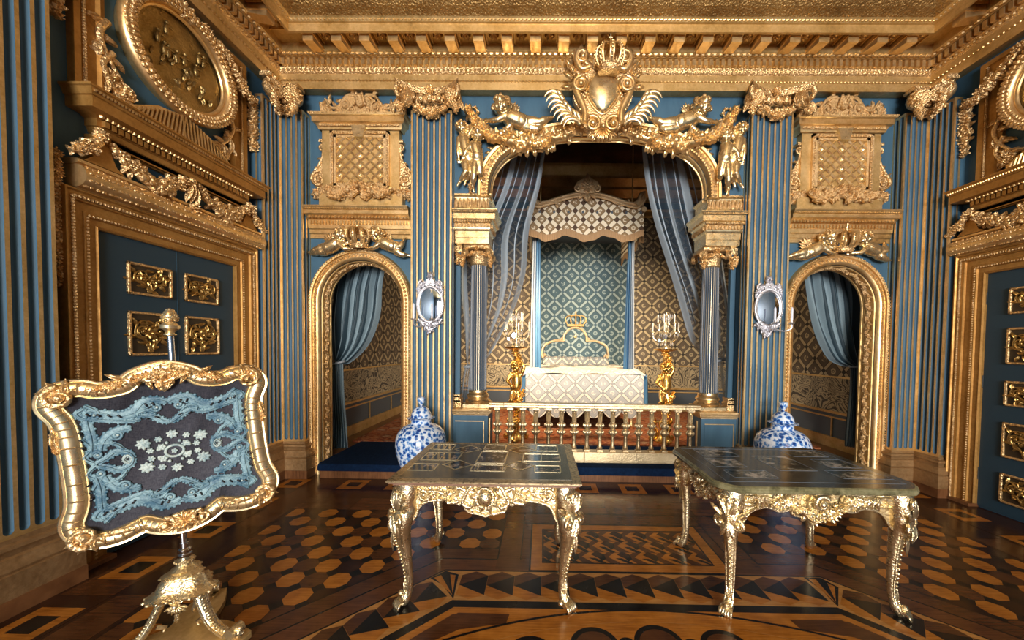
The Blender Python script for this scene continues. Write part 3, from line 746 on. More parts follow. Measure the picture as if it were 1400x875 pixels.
def side_arch(cx, label):
    t = empty('arch_surround', label, 'archway', (cx, 0, 0))
    pa = arch_path(0, .5, 2.13, .5, 2, .0)
    pf = [(0, 0), (0, .03), (.012, .045), (.025, .05), (.032, .035), (.085, .030), (.092, .05), (.115, .055), (.13, .04), (.135, 0)]
    mb = MB(); mb.sweep(pf, pa, 0); mb.build('archivolt', M_GOLD, t)
    mb = MB()
    for p, n in along(pa, .042):
        q = p+n*.058; mb.flower(0, 0, .021, .018, 0, 4, 0, 0, Matrix.Translation((q.x, YW-.032, q.z)))
    for p, n in along(pa, .03): q = p+n*.112; mb.ball((q.x, YW-.056, q.z), .011, 6, 4)
    mb.build('carved_band', M_GOLDF, t)
    mb = MB(); sw = [(-.006, 0), (-.015, -.006), (-.015, -.025), (-.008, -.03), (-.008, -.13), (-.018, -.135), (-.018, -.155), (-.026, -.16), (-.026, -.18), (-.006, -.185)]
    mb.sweep(sw, pa, 0, cap=False); mb.build('reveal_lining', M_GOLDM, t)
    mb = MB()
    for i, (p, n) in enumerate(along(pa, .085)):
        for k in range(3):
            a = Vector((0, 1, 0)) if k == 0 else None
            c = p-n*.012+Vector((0, .078, 0))
            M_ = Matrix((n.cross(Vector((0, 1, 0))).to_4d(), n.to_4d(), (0, 1, 0, 0), (0, 0, 0, 1))).transposed(); M_[3][0] = M_[3][1] = M_[3][2] = 0; M_[3][3] = 1; M_.translation = c
            if k == 0: mb.flower(0, 0, .032, .03, 0, 5, 0, i, M_)
            else:
                g = MB(M_); g.leaf(0, 0, (32 if i % 2 else -32)+180*(k-1), .085, .04, .028, 0, .8, 4, 60)
                mb.add(g.v, g.f)
    mb.build('carved_vine', M_GOLDF, t, ang=60)
    return t
side_arch(-2.87, 'carved gilded round arch frame around the left side passage')
side_arch(2.87, 'carved gilded round arch frame around the right side passage')
# cornice over the side arches (entablature between pilasters)
def over_arch(cx, label):
    t = empty('small_entablature', label, 'cornice', (cx, YW, 0))
    mb = MB(); hw = .60
    pts = [(-hw+.0, 0), (hw, 0)]
    pf = [(0, 2.885), (.02, 2.89), (.02, 2.935), (.03, 2.945), (.03, 2.99), (.045, 3.0), (.05, 3.04), (.05, 3.10), (.085, 3.12), (.10, 3.135), (.13, 3.15), (.13, 3.19), (.15, 3.20), (.165, 3.225), (.165, 3.235), (0, 3.245)]
    mb.sweep(pf, [((-hw-.02, 0, 0), (0, -1, 0), (0, 0, 1)), ((hw+.02, 0, 0), (0, -1, 0), (0, 0, 1))]); mb.build('cornice', M_GOLD, t, ang=30)
    mb = MB(); mb.beads((-hw, -.095, 3.118), (hw, -.095, 3.118), 30, .016); mb.build('bead_moulding', M_GOLD, t); mb = MB(); mb.beads((-hw, -.15, 3.2), (hw, -.15, 3.2), 44, .010); mb.build('bead_moulding', M_GOLD, t); mb = MB()
    for i in range(32): x = -hw+(i+.5)*2*hw/32; mb.box(x-.012, x+.012, -.078, -.05, 3.045, 3.09)
    mb.build('dentil_course', M_GOLD, t)
over_arch(-2.87, 'gilded cornice over the left side arch, under the latticed panel')
over_arch(2.87, 'gilded cornice over the right side arch, under the latticed panel')

# latticed aedicule above each side arch
def aedicule(cx, label):
    t = empty('lattice_aedicule', label, 'wall panel', (cx, YW, 0))
    mb = MB(); mb.box(-.50, .50, -.10, 0, 3.24, 3.40, b=.01); mb.box(-.46, .46, -.09, 0, 3.38, 4.18); mb.build('body', M_GOLDM, t)
    mb = MB()
    P = [(-.29, 3.50), (.29, 3.50), (.29, 4.05), (-.29, 4.05)]
    def frame(w, y0, y1, g):
        mb.box(-.29-g, -.29-g+w, y0, y1, 3.50-g, 4.05+g); mb.box(.29+g-w, .29+g, y0, y1, 3.50-g, 4.05+g); mb.box(-.29-g, .29+g, y0, y1, 3.50-g, 3.50-g+w); mb.box(-.29-g, .29+g, y0, y1, 4.05+g-w, 4.05+g)
    frame(.035, -.125, -.09, .06); frame(.03, -.115, -.09, .02)
    for a, b, n in (((-.33, 3.46), (.33, 3.46), 22), ((-.33, 4.09), (.33, 4.09), 22), ((-.33, 3.46), (-.33, 4.09), 21), ((.33, 3.46), (.33, 4.09), 21)): mb.beads((a[0], -.125, a[1]), (b[0], -.125, b[1]), n, .014)
    mb.build('panel_frame', M_GOLDF, t)
    mb = MB(); mb.box(-.28, .28, -.094, -.09, 3.51, 4.04); mb.build('panel_ground', M_GOLDM, t)
    mb = MB(); s = .112
    def bar(p, q):
        d = Vector((q[0]-p[0], q[1]-p[1])).normalized(); 
        mb.tube([(p[0], -.102, p[1]), (q[0], -.102, q[1])], .0125, 4, up=(0, 1, 0))
    for k in range(-8, 9):                             # diagonals clipped to the panel
        for sl in (1, -1):
            c = 3.775+k*s*1.0; xs = []
            for x in (-.28, .28): 
                z = c+sl*x*.95; xs.append((x, z))
            (xa, za), (xb, zb) = xs
            def cut(zl):
                return xa+(zl-za)/(zb-za)*(xb-xa)
            pts = sorted([(x, z) for x, z in xs if 3.51 <= z <= 4.04]+[(cut(zl), zl) for zl in (3.51, 4.04) if -.28 < cut(zl) < .28])
            if len(pts) >= 2 and math.dist(pts[0], pts[-1]) > .02: bar(pts[0], pts[-1])
    for i in range(-3, 4):
        for j in range(-4, 5):
            x = i*.118; z = 3.775+j*.056
            if (i+j) % 2 and abs(x) < .27 and abs(z-3.775) < .25: mb.flower(x, z, .020, .012, -.094, 4)
    mb.build('lattice', M_GOLDB, t)
    mb = MB(); mb.prism([(-.052, 4.03), (.052, 4.03), (.085, 4.16), (-.085, 4.16)], -.15, -.08); mb.build('keystone', M_BRASS, t)
    mb = MB()
    pa = mitre([(-.48, 0), (-.48, -.10), (.48, -.10), (.48, 0)])
    pa = [((p[0], p[1], 0), a, b) for p, a, b in pa]
    mb.sweep([(0, 4.13), (.01, 4.135), (.02, 4.17), (.035, 4.19), (.06, 4.20), (.06, 4.255), (.08, 4.265), (.09, 4.29), (0, 4.30)], pa); mb.build('cornice', M_GOLD, t, ang=30)
    mb = MB(); mb.beads((-.47, -.128, 4.173), (.47, -.128, 4.173), 34, .018); mb.build('bead_moulding', M_GOLDF, t); mb = MB(); mb.beads((-.55, -.185, 4.282), (.55, -.185, 4.282), 46, .011); mb.build('bead_moulding', M_GOLDF, t)
    # crest with a mask
    mb = MB(T(0, 0, 4.30-4.37*1.28, 0, 0, 0, (1.06, 1.1, 1.28))); out = [(-.46, 4.37), (-.44, 4.52), (-.33, 4.50), (-.24, 4.47), (-.12, 4.56), (0, 4.60), (.12, 4.56), (.24, 4.47), (.33, 4.50), (.44, 4.52), (.46, 4.37)]
    mb.prism([(-.30, 4.37), (-.24, 4.46), (-.12, 4.54), (0, 4.575), (.12, 4.54), (.24, 4.46), (.30, 4.37)], -.08, -.03)
    mb.ball((0, -.10, 4.50), (.05, .05, .062), 12, 10); mb.ball((0, -.15, 4.495), (.012, .016, .018), 6, 5); mb.ball((-.018, -.14, 4.515), .01, 6, 4); mb.ball((.018, -.14, 4.515), .01, 6, 4); mb.ball((0, -.142, 4.47), (.016, .01, .007), 6, 4)
    for s_ in (-1, 1):
        for k in range(5): mb.ball((s_*(.03+.008*k), -.11, 4.555-.022*k), .017, 6, 5)
        mb.vine([(s_*.06, 4.56), (s_*.16, 4.55), (s_*.25, 4.46), (s_*.33, 4.45), (s_*.40, 4.53)], .020, -.06, 0, 7, .09, 3)
        mb.scroll(s_*.17, 4.45, .05, 1.4, 90, s_, .013, -.08); mb.scroll(s_*.36, 4.43, .045, 1.4, 90, -s_, .013, -.06); mb.scroll(s_*.09, 4.42, .04, 1.2, 200, s_, .012, -.08)
        for a in (60, 90, 120): mb.leaf(s_*.43, 4.42, a, .13, .06, .03, -.03, .8, 4)
        mb.garland([(s_*.45, 4.38), (s_*.45, 4.46), (s_*.42, 4.53)], .035, 7, -.02, 0, 1.4)
        for a in (20, 50, 80, 110, 140): mb.leaf(s_*.22, 4.39, a, .10, .05, .03, -.06, .6, 4, 20)
    mb.build('crest', M_GOLDF, t, ang=60)
    for s_ in (-1, 1):                                # side consoles
        mb = MB(); out = [(s_*.44, 4.0), (s_*.47, 3.98), (s_*.47, 3.85), (s_*.50, 3.76), (s_*.57, 3.70), (s_*.60, 3.60), (s_*.57, 3.50), (s_*.50, 3.46), (s_*.44, 3.46)]
        mb.prism(smooth2(out, 3), -.06, 0); mb.scroll(s_*.515, 3.575, .085, 1.8, 90, -s_, .018, -.06); mb.vine([(s_*.46, 3.98), (s_*.47, 3.84), (s_*.53, 3.72), (s_*.60, 3.62)], .018, -.05, 0, 6, .06, 4); mb.scroll(s_*.47, 3.95, .035, 1.2, 270, s_, .012, -.06)
        mb.box(min(s_*.46, s_*.50), max(s_*.46, s_*.50), -.09, 0, 4.0, 4.03)
        mb.build('side_console', M_GOLDC, t, ang=60)
    mb = MB(); g = -.11
    mb.garland([(-.40, 3.44), (-.28, 3.37), (-.14, 3.42), (0, 3.48)], .065, 21, g, 0, 1.3); mb.garland([(.40, 3.44), (.28, 3.37), (.14, 3.42), (0, 3.48)], .065, 22, g, 0, 1.3)
    mb.garland([(-.02, 3.42), (-.12, 3.33)], .05, 23, g); mb.garland([(.02, 3.42), (.12, 3.33)], .05, 24, g)
    for s_ in (-1, 1): mb.garland([(s_*.40, 3.44), (s_*.50, 3.40), (s_*.55, 3.44)], .065, 25, -.03, 0, 1.5); mb.garland([(s_*.54, 3.44), (s_*.57, 3.36)], .055, 26, -.02)
    mb.flower(0, 3.47, .05, .05, g, 5)
    mb.build('swag', M_GOLDF, t, ang=60)
aedicule(-2.83, 'gilded panel with golden lattice, mask crest and swag above the left side arch')
aedicule(2.81, 'gilded panel with golden lattice, mask crest and swag above the right side arch')

# ---------------------------------------------------------------- great arch
t = empty('great_arch', 'wide carved gilded arch framing the top of the bed alcove', 'archway', (0, 0, 0))
pa = arch_path(0, 1.31, 3.44, .70, 2.5, 3.40, 44)
mb = MB(); mb.sweep([(0, -.0), (0, .05), (.015, .07), (.03, .072), (.035, .05), (.10, .048), (.105, .075), (.13, .08), (.145, .06), (.15, 0)], pa); mb.build('archivolt', M_GOLD, t)
mb = MB()
for p, n in along(pa, .052):
    a = math.degrees(math.atan2(n.z, n.x)); q = p+n*.035; mb.leaf(q.x, q.z, a, .062, .045, .024, YW-.048, .5, 3, 0, 0, 5)
for p, n in along(pa, .034): q = p+n*.02; mb.ball((q.x, YW-.072, q.z), .011, 6, 4)
mb.build('leaf_band', M_GOLDF, t)
mb = MB(); mb.sweep([(-.006, 0), (-.018, -.01), (-.018, -.04), (-.006, -.05), (-.006, -.085), (-.018, -.09), (-.018, -.105), (0, -.11)], pa, cap=False); mb.build('soffit', M_GOLD, t)

# imposts, columns, pedestals
def impost(sg, label):
    t = empty('impost_block', label, 'entablature', (sg*1.50, YW, 0))
    mb = MB()
    pts = [(-.24, .36), (-.24, 0), (.19, 0), (.19, .36)] if sg < 0 else [(-.19, .36), (-.19, 0), (.24, 0), (.24, .36)]
    pa = mitre(pts)
    mb.sweep([(-.10, 2.855), (-.02, 2.855), (-.02, 2.92), (-.012, 2.925), (-.012, 3.0), (0, 3.01), (.01, 3.03), (.01, 3.035), (.01, 3.085), (.03, 3.10), (.045, 3.12), (.075, 3.125), (.075, 3.185), (.09, 3.195), (.105, 3.22), (.105, 3.23), (.0, 3.24), (.0, 3.26), (.015, 3.265), (.0, 3.30), (-.02, 3.36), (-.01, 3.41), (.02, 3.425), (.02, 3.44), (-.16, 3.44)], pa)
    mb.box(pts[1][0]+.01, pts[2][0]-.01, 0.03, .36, 2.86, 3.43)
    mb.build('block', M_GOLDB, t, ang=30)
    mb = MB(); x0, x1 = pts[1][0], pts[2][0]; mb.box(x0-.012, x1+.012, -.012, .36, 3.036, 3.08)
    for i in range(11): x = x0+(i+.5)*(x1-x0)/11; mb.box(x-.011, x+.011, -.034, -.008, 3.038, 3.078)
    s_ = 1 if sg < 0 else -1; xe = x1 if sg < 0 else x0
    for i in range(8): y = .02+(i+.5)*.34/8; mb.box(min(xe, xe+s_*.034), max(xe, xe+s_*.034), y-.011, y+.011, 3.038, 3.078)
    mb.build('dentil_course', M_GOLDF, t); mb = MB(); mb.beads((x0-.02, -.036, 3.105), (x1+.02, -.036, 3.105), 16, .014); mb.build('bead_moulding', M_GOLDF, t); mb = MB(); mb.beads((x0-.08, -.095, 3.20), (x1+.08, -.095, 3.20), 26, .010)
    mb.build('bead_moulding', M_GOLDF, t); mb = MB()
    for i in range(9): mb.leaf(x0+(i+.5)*(x1-x0)/9, 3.27, 90, .13, .048, .022, -.0, .5, 3, 0, 0, 6)
    mb.build('leaf_frieze', M_GOLDF, t)
impost(-1, 'gilded block with dentils carrying the great arch, over the left column'); impost(1, 'gilded block with dentils carrying the great arch, over the right column')
M_STONE = mat('grey_blue_fluting', (.075, .10, .14), .4, 0, .5)
def column(sg, label):
    t = empty('fluted_column', label, 'column', (sg*1.47, .35, 0))
    nf = 24; mb = MB()
    def ring(r, dep):
        pts = []
        for i in range(nf):
            for k in range(8):
                th = 2*PI*(i+k/8)/nf; q = r if k in (0, 7) else r-dep*math.sin(PI*(k-.5)/6.5)*.022*r/.1
                pts.append((q*math.cos(th), q*math.sin(th)))
        return pts
    rows = [(1.045, .112, 0), (1.06, .108, 1), (1.6, .107, 1), (2.4, .100, 1), (2.62, .096, 1), (2.635, .097, 0)]
    vs = []; nc = nf*8
    for z, r, dp in rows: vs += [(x, y, z) for x, y in ring(r, dp)]
    b = len(mb.v); mb.add(vs, [])
    for i in range(len(rows)-1):
        for j in range(nc): mb.f.append((i*nc+j, i*nc+(j+1) % nc, (i+1)*nc+(j+1) % nc, (i+1)*nc+j)); mb.m.append(0 if j % 8 in (7,) or j % 8 == 0 and False else 1)
    mb.build('shaft', [M_CREAM, M_STONE], t, ang=30)
    mb = MB(); mb.lathe([(.10, 1.05), (.118, 1.045), (.122, 1.02), (.115, 1.01), (.12, 1.0), (.14, .985), (.145, .965), (.135, .95), (.13, .945), (.13, .935), (.15, .925), (.162, .905), (.155, .885), (.15, .88)], 32); mb.build('base', M_BRASSY, t)
    mb = MB(); mb.box(-.165, .165, -.165, .165, .828, .882, b=.006); mb.build('plinth', M_GOLDB, t)
    # ionic capital with hanging garlands
    mb = MB(); mb.lathe([(.095, 2.62), (.108, 2.635), (.108, 2.65), (.11, 2.70), (.135, 2.74), (.13, 2.78)], 24)
    mb.box(-.165, .165, -.165, .165, 2.80, 2.857, b=.015)
    for a in (-1, 1):
        for b_ in (-1, 1): 
            volute(mb, T(a*.15, b_*.14, 2.755, 0, 0, a*b_*-45), .058, .05, 1 if a*b_ > 0 else -1)
        g = MB(T(0, -.17, 0)); g.garland([(a*.17, 2.72), (a*.175, 2.65), (a*.17, 2.57)], .032, 4+a, 0, 0, 1.4); g.leaf(a*.16, 2.74, -90, .09, .06, .03, 0, .6, 4); mb.add(g.v, g.f)
    g = MB(T(0, -.12, 0)); g.garland([(-.12, 2.72), (-.05, 2.755), (0, 2.76), (.05, 2.755), (.12, 2.72)], .03, 9, 0, 0, 1.5); g.flower(0, 2.80, .035, .05, -.03, 5); mb.add(g.v, g.f)
    mb.build('capital', M_GOLDC, t, ang=50)
M_CREAM = gold('pale_gilt_fillets', (.86, .74, .52), (.95, .84, .62), .4, .5)
M_BRASSY = gold('turned_gilt_base', (.62, .42, .2), (.80, .60, .34), .3)
column(-1, 'free-standing fluted column left of the bed with gold base and garlanded capital'); column(1, 'free-standing fluted column right of the bed with gold base and garlanded capital')
def pedestal(sg, label):
    t = empty('pedestal', label, 'pedestal', (sg*1.53, YW, 0))
    x0, x1 = -.22, .22
    mb = MB(); mb.box(x0, x1, 0, .42, .0, .75); 
    mb.box(x0+.04, x1-.05, -.006, 0, .15, .68, b=.004); mb.build('dado', M_BLUE, t)
    mb = MB(); pa = mitre([(x0, .42), (x0, 0), (x1, 0), (x1, .42)]); mb.sweep([(-.01, .745), (.005, .748), (.012, .765), (.03, .775), (.035, .80), (.045, .81), (.045, .83), (-.1, .83)], pa); mb.box(x0, x1, 0, .42, .75, .828); mb.build('cap_moulding', M_GOLDF, t)
    mb = MB()
    xe = x1 if sg < 0 else x0; s_ = 1 if sg < 0 else -1
    mb.box(x0+.04, x1-.05, -.010, -.004, .675, .685); mb.box(x1-.055, x1-.045, -.010, -.004, .15, .685); mb.box(min(xe, xe+s_*.012), max(xe, xe+s_*.012), .10, .13, .2, .70); mb.build('gilt_fillet', M_GOLD, t)
    mb = MB(); xp = -sg*-.20 if False else (sg*.19)      # respond behind: slim flat pilaster against the arch pier
    mb.box(xp-.03, xp+.03, .14, .20, .98, 2.83, 0); mb.build('respond_strip', M_BLUE, t)
    mb = MB(); 
    for z, a in ((.83, .052), (.885, .046), (.90, .05), (.935, .038), (.955, .042)): mb.box(xp-a, xp+a, .10, .24, z, z+.035 if z != .83 else .885)
    mb.build('respond_base', M_GOLDC, t); mb = MB(); mb.box(xp-.05, xp+.05, .12, .22, 2.78, 2.855); g = MB(T(0, .12, 0)); g.garland([(xp, 2.77), (xp, 2.62)], .035, 3, 0, 0, 1.3); mb.add(g.v, g.f)
    mb.build('respond_capital', M_GOLDC, t)
pedestal(-1, 'blue panelled pedestal under the left column, at the left end of the balustrade'); pedestal(1, 'blue panelled pedestal under the right column, at the right end of the balustrade')

# ---------------------------------------------------------------- balustrade
t = empty('balustrade', 'low gilded balustrade closing off the bed alcove', 'balustrade', (0, .20, 0))
M_BAL = gold('pale_worn_gilding', (.56, .43, .25), (.74, .60, .38), .36, .8, .003, .4, 60)
mb = MB()
for x0, x1 in ((-1.30, -1.12), (-1.115, 0.0), (.004, 1.12), (1.125, 1.30)):
    mb.sweep([(-.05, .845), (.045, .845), (.05, .855), (.045, .875), (.055, .885), (.055, .905), (-.055, .905), (-.055, .845)], [((x0, 0, 0), (0, -1, 0), (0, 0, 1)), ((x1, 0, 0), (0, -1, 0), (0, 0, 1))])
mb.build('top_rail', M_BAL, t, ang=30)
mb = MB()
for x0, x1 in ((-1.30, -.12), (-.114, 1.30)): mb.box(x0, x1, -.055, .07, .176, .315, b=.006)
mb.build('bottom_rail', M_BAL, t)
nb = 16; first = None
for i in range(nb):
    x = -1.20+i*2.40/(nb-1)
    if first is None:
        mb = MB(); mb.box(-.038, .038, -.038, .038, .82, .846); mb.box(-.034, .034, -.034, .034, .315, .335)
        mb.lathe([(.022, .335), (.03, .345), (.034, .36), (.026, .375), (.022, .385), (.024, .42), (.021, .50), (.022, .505), (.03, .512), (.042, .53), (.048, .55), (.042, .572), (.03, .585), (.024, .592), (.03, .602), (.04, .615), (.047, .635), (.042, .655), (.03, .668), (.022, .675), (.023, .72), (.026, .785), (.03, .79), (.026, .80), (.032, .81), (.034, .822)], 14, fl=None)
        for k in range(8): th = 2*PI*k/8; mb.ball((.043*math.cos(th), .043*math.sin(th), .55), (.012, .012, .022), 6, 4); mb.ball((.043*math.cos(th), .043*math.sin(th), .635), (.012, .012, .02), 6, 4); mb.tube([(.022*math.cos(th), .022*math.sin(th), .68), (.024*math.cos(th), .024*math.sin(th), .785)], .006, 4)
        first = mb.build('baluster', M_BAL, t, (x, 0, 0))
    else:
        c = first.copy(); COL.objects.link(c); c.parent = t; c.location = (x, 0, 0)

# ================================================================ DOORS, OVERDOORS, MEDALLIONS (one side, then the other)
def place(o, sg): o.location = (sg*3.894, -1.09, 0); o.rotation_euler = (0, 0, R(-90*sg)); return o
def door(n, sg):
    t = bpy.data.objects.new('door_%d' % n, None); COL.objects.link(t); struct(t); place(t, sg)
    mb = MB(); mb.box(-.575, .575, -.012, 0, 0.01, 2.41); mb.box(-.003, .003, -.016, -.012, .02, 2.4); mb.build('door_leaf', M_DOORB, t)
    k = 0
    for z0, z1 in ((1.97, 2.225), (1.485, 1.84), (1.08, 1.325), (.575, .92), (.13, .42)):
        for s in (-1, 1):
            xc = s*.222; zc = (z0+z1)/2; w, h = .168, (z1-z0)/2; g = MB(T(xc, 0, zc))
            for a, b, c, d in ((-w, w, h-.022, h), (-w, w, -h, -h+.022), (-w, -w+.022, -h, h), (w-.022, w, -h, h)): g.box(a, b, -.032, -.012, c, d, b=.006)
            fr = g.build('panel_frame', M_GOLDC, t)
            g = MB(T(xc, 0, zc)); g.box(-w+.02, w-.02, -.014, -.012, -h+.02, h-.02); g.build('panel_ground', M_DKWOOD, t)
            g = MB(T(xc, 0, zc)); rnd = random.Random(k*7+n*31); k += 1; W, H = w-.03, h-.03
            for q in range(2):
                sx = (-1, 1)[q]
                g.vine([(0, -H*.85), (sx*W*.35, -H*.35), (sx*W*.85, -H*.1), (sx*W*.75, H*.55), (sx*W*.3, H*.7), (sx*W*.2, H*.2)], .010, -.014, 0, 9, .07, k+q, .022)
                g.scroll(sx*W*.45, H*.15, min(W, H)*.36, 1.5, 250 if sx > 0 else -70, sx, .009, -.016)
                for a in range(5): g.leaf(sx*rnd.uniform(.1, .7)*W, rnd.uniform(-.75, .5)*H, rnd.uniform(0, 360), .06, .034, .02, -.014, .8, 4, rnd.uniform(-60, 60), 0, 6)
            g.flower(0, H*.05, min(W, H)*.38, .03, -.016, 6); g.leaf(0, -H, 90, .07, .06, .02, -.014, .5, 4)
            g.build('carved_foliage', M_DKGOLD2, t, ang=60)
    for z in (2.15, 1.3, .35):
        g = MB(T(-.575, -.014, z)); g.tube([(0, 0, -.05), (0, 0, .05)], .010, 8); g.ball((0, 0, .055), .011, 6, 5); g.ball((0, 0, -.055), .011, 6, 5); g.build('hinge', M_IRON, t)
    # frame : two jambs and a head, mitred
    pa = [((-.57, 0, .03), (-1, 0, 0), (0, -1, 0)), ((-.57, 0, 2.40), (-1, 0, 1), (0, -1, 0)), ((.57, 0, 2.40), (1, 0, 1), (0, -1, 0)), ((.57, 0, .03), (1, 0, 0), (0, -1, 0))]
    mb = MB(); mb.sweep([(0, 0), (0, .035), (.012, .045), (.02, .035), (.06, .04), (.065, .055), (.095, .058), (.10, .05), (.15, .055), (.155, .075), (.205, .085), (.215, .10), (.225, .10), (.225, 0)], pa); mb.build('door_frame', M_OCHRE_SHADE, t, ang=25)
    mb = MB()
    for x in (-.75, .75):
        mb.beads((x, -.09, .03), (x, -.09, 2.58), 120, .011, 0, 5, 4); s = 1 if x > 0 else -1
        mb.beads((s*.65, -.058, .03), (s*.65, -.058, 2.47), 100, .009, 0, 5, 4)
    mb.beads((-.75, -.09, 2.575), (.75, -.09, 2.575), 66, .012, 0, 5, 4); mb.beads((-.65, -.058, 2.475), (.65, -.058, 2.475), 60, .009, 0, 5, 4)
    mb.build('carved_edging', M_GOLDF, t)
    mb = MB(); 
    for x in (-.68, .68): mb.box(x-.115, x+.115, -.105, 0, 0, .03)
    mb.build('plinth_block', M_WARM, t)
    return t
M_DKWOOD = mat('dark_panel_ground', (.05, .03, .012), .5)
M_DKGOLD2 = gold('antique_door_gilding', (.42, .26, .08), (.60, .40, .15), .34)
M_IRON = mat('black_iron', (.02, .02, .02), .5, .6)
def overdoor(sg, label):
    t = place(empty('overdoor', label, 'overdoor'), sg); t.location.y += .04
    mb = MB(); P = []
    mb.tube([(-.78, -.10, 2.71), (.78, -.10, 2.71)], .075, 20); mb.box(-.77, .77, -.09, 0, 2.63, 2.79)
    mb.sweep([(0, 2.785), (.10, 2.79), (.12, 2.80), (.12, 2.82), (.09, 2.83), (0, 2.83)], mitre([(-.78, 0), (.78, 0)])); mb.build('laurel_torus', M_GOLD, t)
    mb = MB(); r = random.Random(5)
    for i in range(46):
        x = -.77+1.54*(i+.5)/46; d = 0 if x < 0 else 180
        for j in range(6):
            th = R(-25+j*38); q = (x+r.uniform(-.008, .008), -.10-.074*math.cos(th-.6), 2.71+.074*math.sin(th-.6))
            mb.ball(q, (.017, .010, .011), 6, 4)
    mb.build('laurel_leaves', M_GOLDC, t)
    mb = MB()
    for s in (-1, 1):                                  # concave brackets closing the frieze ends
        mb.prism([(s*.74, 2.83), (s*.50, 2.83), (s*.55, 2.86), (s*.58, 2.93), (s*.585, 3.05), (s*.66, 3.05), (s*.665, 2.95), (s*.69, 2.88)], -.11, -.01)
    mb.box(-.60, .60, -.03, 0, 3.02, 3.10); mb.build('bracket', M_OCHRE_SHADE, t)
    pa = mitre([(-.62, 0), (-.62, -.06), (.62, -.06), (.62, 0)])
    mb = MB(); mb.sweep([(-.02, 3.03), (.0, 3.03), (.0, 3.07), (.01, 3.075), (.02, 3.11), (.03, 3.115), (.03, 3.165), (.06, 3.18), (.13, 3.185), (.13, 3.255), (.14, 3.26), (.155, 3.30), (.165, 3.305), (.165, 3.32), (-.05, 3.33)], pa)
    mb.box(-.62, .62, -.06, 0, 3.04, 3.325); mb.build('cornice', M_OCHRE_SHADE, t, ang=25)
    mb = MB()
    for i in range(30): x = -.63+(i+.5)*1.26/30; mb.box(x-.013, x+.013, -.118, -.088, 3.118, 3.16)
    mb.build('dentil_course', M_OCHRE_SHADE, t); mb = MB(); mb.beads((-.66, -.12, 3.178), (.66, -.12, 3.178), 40, .017, 0, 6, 4); mb.build('bead_moulding', M_GOLD, t); mb = MB(); mb.beads((-.76, -.21, 3.285), (.76, -.21, 3.285), 70, .012, 0, 5, 4)
    mb.build('bead_moulding', M_GOLD, t)
    for s in (-1, 1):
        mb = MB(); mb.garland([(s*.60, 3.02), (s*.50, 2.93), (s*.33, 2.86), (s*.16, 2.92), (s*.05, 3.03)], .056, 31+s, -.09, 0, 1.1, 1.7); mb.build('swag', M_GOLDC, t, ang=60)
        mb = MB(); mb.garland([(s*.64, 3.06), (s*.68, 2.97), (s*.76, 2.90), (s*.82, 2.85)], .048, 41+s, -.10, 0, 1.1, 1.1); mb.leaf(s*.64, 3.10, -90, .12, .09, .04, -.1, .6, 4)
        mb.garland([(s*.84, 2.85), (s*.85, 2.6), (s*.845, 2.3), (s*.85, 1.95)], .045, 51+s, -.02, 0, 1.5, 1.1); mb.build('hanging_drop', M_GOLDC, t, ang=60)
    mb = MB(); mb.leaf(0, 3.02, -95, .20, .07, .05, -.12, .3, 3); mb.leaf(.01, 3.0, -80, .20, .06, .05, -.12, .3, 3); mb.leaf(-.02, 3.0, -103, .19, .06, .05, -.12, .3, 3); mb.flower(0, 2.79, .045, .05, -.13, 7); mb.ball((0, -.13, 3.03), (.03, .03, .03)); mb.build('tassel', M_GOLDC, t)
